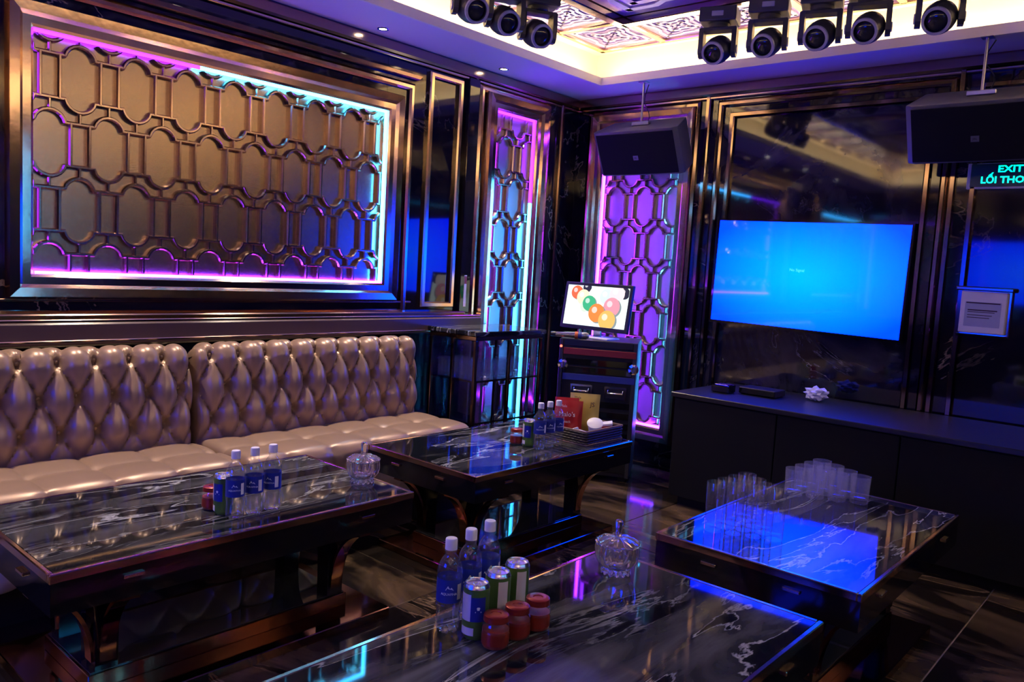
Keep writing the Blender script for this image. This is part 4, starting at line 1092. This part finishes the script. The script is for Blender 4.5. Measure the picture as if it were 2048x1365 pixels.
for i, (a, b, r_, c) in enumerate(balls):
    x, z = sxy(a, b); rr = r_/425.0*iw
    for q, (ddx, ddz, k_, col) in enumerate(((rr*.22, -rr*.12, 1.0, tuple(v*.45 for v in (.6, .75, .75))), (0, 0, 1.0, c), (-.28*rr, .3*rr, .34, tuple(min(1, v*.5+.55) for v in c)))):
        if q == 0 and i not in (0, 9, 10, 11, 8): continue
        dd = nb(); dl = []
        for k in range(22):
            an = 2*PI*k/22; X_, Z_ = x+ddx+rr*k_*math.cos(an), z+ddz+rr*k_*math.sin(an)
            dl.append(dd.verts.new((min(max(X_, -iw/2), iw/2), -.0137-.00006*(i*3+q), min(max(Z_, .027), .027+ih))))
        dd.faces.new(dl)
        madd('ball_picture', dd, emis('ball_ink', col, 1.15), sc)
bm = bbox(-.02, .02, .016, .05, .02, .12, .004); madd('neck', bm, 'black_plastic')
obj('stand_base', bbox(-.10, .17, -.075, .09, 0, .012, .005, 2), 'white_plastic', t)
bm = nb(); sweep(bm, [(0, .06, .010), (0, .055, .05), (0, .035, .12)], rectp(.03, .008)); obj('stand_arm', bm, 'steel', t)
# microphone lying on the case
t = thing('microphone', 'silver handheld microphone lying in front of the monitor', 'microphone', (-3.30, 4.392, .87+.0245), math.radians(34))
Rm = Matrix.Rotation(math.radians(90), 4, 'Y')
def mic(nm, prof, mat, n=20):
    b = lathe(prof, n, False); b.transform(Rm); return obj(nm, b, mat, t, PI/4)
mic('tail', [(0, -.155), (.014, -.155), (.017, -.15), (.018, -.12), (0, -.12)], 'black_plastic')
mic('handle', [(0, -.12), (.0175, -.12), (.020, -.02), (.0215, .015), (0, .015)], 'chrome')
mic('orange_band', [(.0, .012), (.024, .012), (.0243, .018), (.0243, .03), (.024, .034), (0, .034)], pm('orange_rubber', (.7, .16, .03), 0, .5))
mic('collar', [(0, .034), (.022, .034), (.0235, .045), (.0235, .06), (0, .06)], 'case_blue')
mic('grille', [(0, .06), (.0225, .06), (.0242, .075), (.0235, .09), (.018, .104), (.008, .111), (0, .112)], 'steel')

# ------------------------------------------------------------------ console below the television
t = thing('media_console', 'long low black console standing under the television', 'console', (-1.2, 4.785, ZF))
gx0, gx1, gy0, gy1, gz = -2.50, .20, 4.385, 5.165, .62
inv = Matrix.Translation(t.location).inverted()
put(obj('top', bbox(gx0, gx1, gy0, gy1, gz-.03, gz, .004), 'black_plastic', t))
put(obj('carcass', bbox(gx0+.02, gx1-.02, gy0+.03, gy1, ZF+.06, gz-.03), 'black_matte', t))
put(obj('kick', bbox(gx0+.06, gx1-.06, gy0+.08, gy1-.02, ZF, ZF+.06), 'black_matte', t))
for k in range(4):
    a = gx0+.024+k*(gx1-gx0-.048)/4; b = a+(gx1-gx0-.048)/4
    d_ = put(obj('door', bbox(a+.003, b-.003, gy0+.01, gy0+.03, ZF+.065, gz-.035, .003), 'black_cloth', t))
    put(obj('knob', bbox((a if k % 2 else b)-.03*(1 if not k % 2 else -1)-.006, (a if k % 2 else b)-.03*(1 if not k % 2 else -1)+.006, gy0-.004, gy0+.0099, .28, .36, .002), 'black_plastic', d_))
t = thing('small_device', 'small black device with shiny top at the left of the console', 'device', (-2.30, 4.69, gz))
obj('case', bbox(-.06, .06, -.05, .05, .004, .05, .006, 2), 'black_gloss', t); obj('top_plate', bbox(-.045, .045, -.035, .035, .05, .053, .001), 'chrome', t)
for s in (-1, 1): obj('foot', bbox(s*.045-.008, s*.045+.008, -.04, .04, 0, .004), 'black_matte', t)
t = thing('flat_player', 'flat black player box beside the small device on the console', 'player', (-2.10, 4.82, gz))
obj('case', bbox(-.12, .12, -.08, .08, .006, .045, .004), 'black_plastic', t); obj('fascia', bbox(-.115, .115, -.083, -.0795, .010, .040), 'black_gloss', t)
for s in (-1, 1): obj('foot', bbox(s*.1-.01, s*.1+.01, -.06, .06, 0, .006), 'black_matte', t)
bm = nb(); bmesh.ops.create_icosphere(bm, subdivisions=3, radius=.05)
rr = random.Random(3)
for v in bm.verts:
    n = v.co.normalized(); f_ = 1+.28*math.sin(n.x*7+1)*math.cos(n.y*6)+.2*math.sin(n.z*9+n.x*5)+.03*rr.uniform(-1, 1)
    v.co = Vector((v.co.x*f_*1.25, v.co.y*f_*.8, v.co.z*f_*.8))
zmin = min(v.co.z for v in bm.verts)
for v in bm.verts: v.co.z -= zmin
o = tag(obj('paper_tissue', bm, 'paper', None, PI/6), 'crumpled white tissue lying on the black console', 'tissue'); o.location = (-1.80, 4.93, gz)

# ------------------------------------------------------------------ exit sign, wall box, paper strip
t = thing('exit_sign', 'green lit emergency exit sign below the right loudspeaker', 'exit sign', (-.95, YT, 1.935))
obj('housing', bbox(-.20, .20, -.03, 0, 0, .145, .003), 'sign_grey', t)
obj('face', bbox(-.182, .195, -.034, -.029, .012, .140, .001), 'sign_dark', t)
bm = text_bm('EXIT', .052, bold=.0012); bm.transform(frame_of((1.15, 0, 0), (0, 0, 1), (0, -1, 0), (.012, -.0345, .108))); obj('sign_text', bm, 'exit_text', t)
bm = text_bm('LỐI THOÁT', .052, bold=.0012); bm.transform(frame_of((1.05, 0, 0), (0, 0, 1), (0, -1, 0), (.012, -.0345, .048))); obj('sign_text', bm, 'exit_text', t)
t = thing('wall_box', 'white box with grey label in a bronze frame on the end wall', 'wall box', (-.99, YT, 1.10))
obj('frame', rect_frame('tv', -.12, .12, .0, .27, [(0, 0)]) if False else bbox(-.135, .135, -.025, 0, -.005, .275, .006), 'bronze', t)
obj('hood', bbox(-.145, .145, -.075, -.0, .258, .282, .006), 'dark_bronze', t)
obj('panel', bbox(-.115, .115, -.06, -.025, .018, .256, .004), 'white_plastic', t)
lb = obj('label_plate', bbox(-.09, .09, -.0625, -.0595, .055, .195, .001), 'label_grey', t)
for i, z in enumerate((.186, .145, .136, .118, .104)):
    obj('print_line', bbox(-.085+.01*(i > 0), .085-.012*i, -.0635, -.0622, z, z+(.007 if i < 2 else .004)), 'print_dark', lb)
obj('tray', bbox(-.12, .12, -.085, -.026, -.004, .012, .003), 'black_gloss', t)
t = thing('paper_strip', 'narrow white paper strip stuck on the marble beside the glass cabinet', 'paper strip', (XL+.0355, 3.98, 1.04))
obj('strip', bbox(0, .0015, -.012, .012, 0, .22), 'paper', t); obj('red_tip', bbox(.0015, .0022, -.011, .011, .16, .215), 'case_red', t)
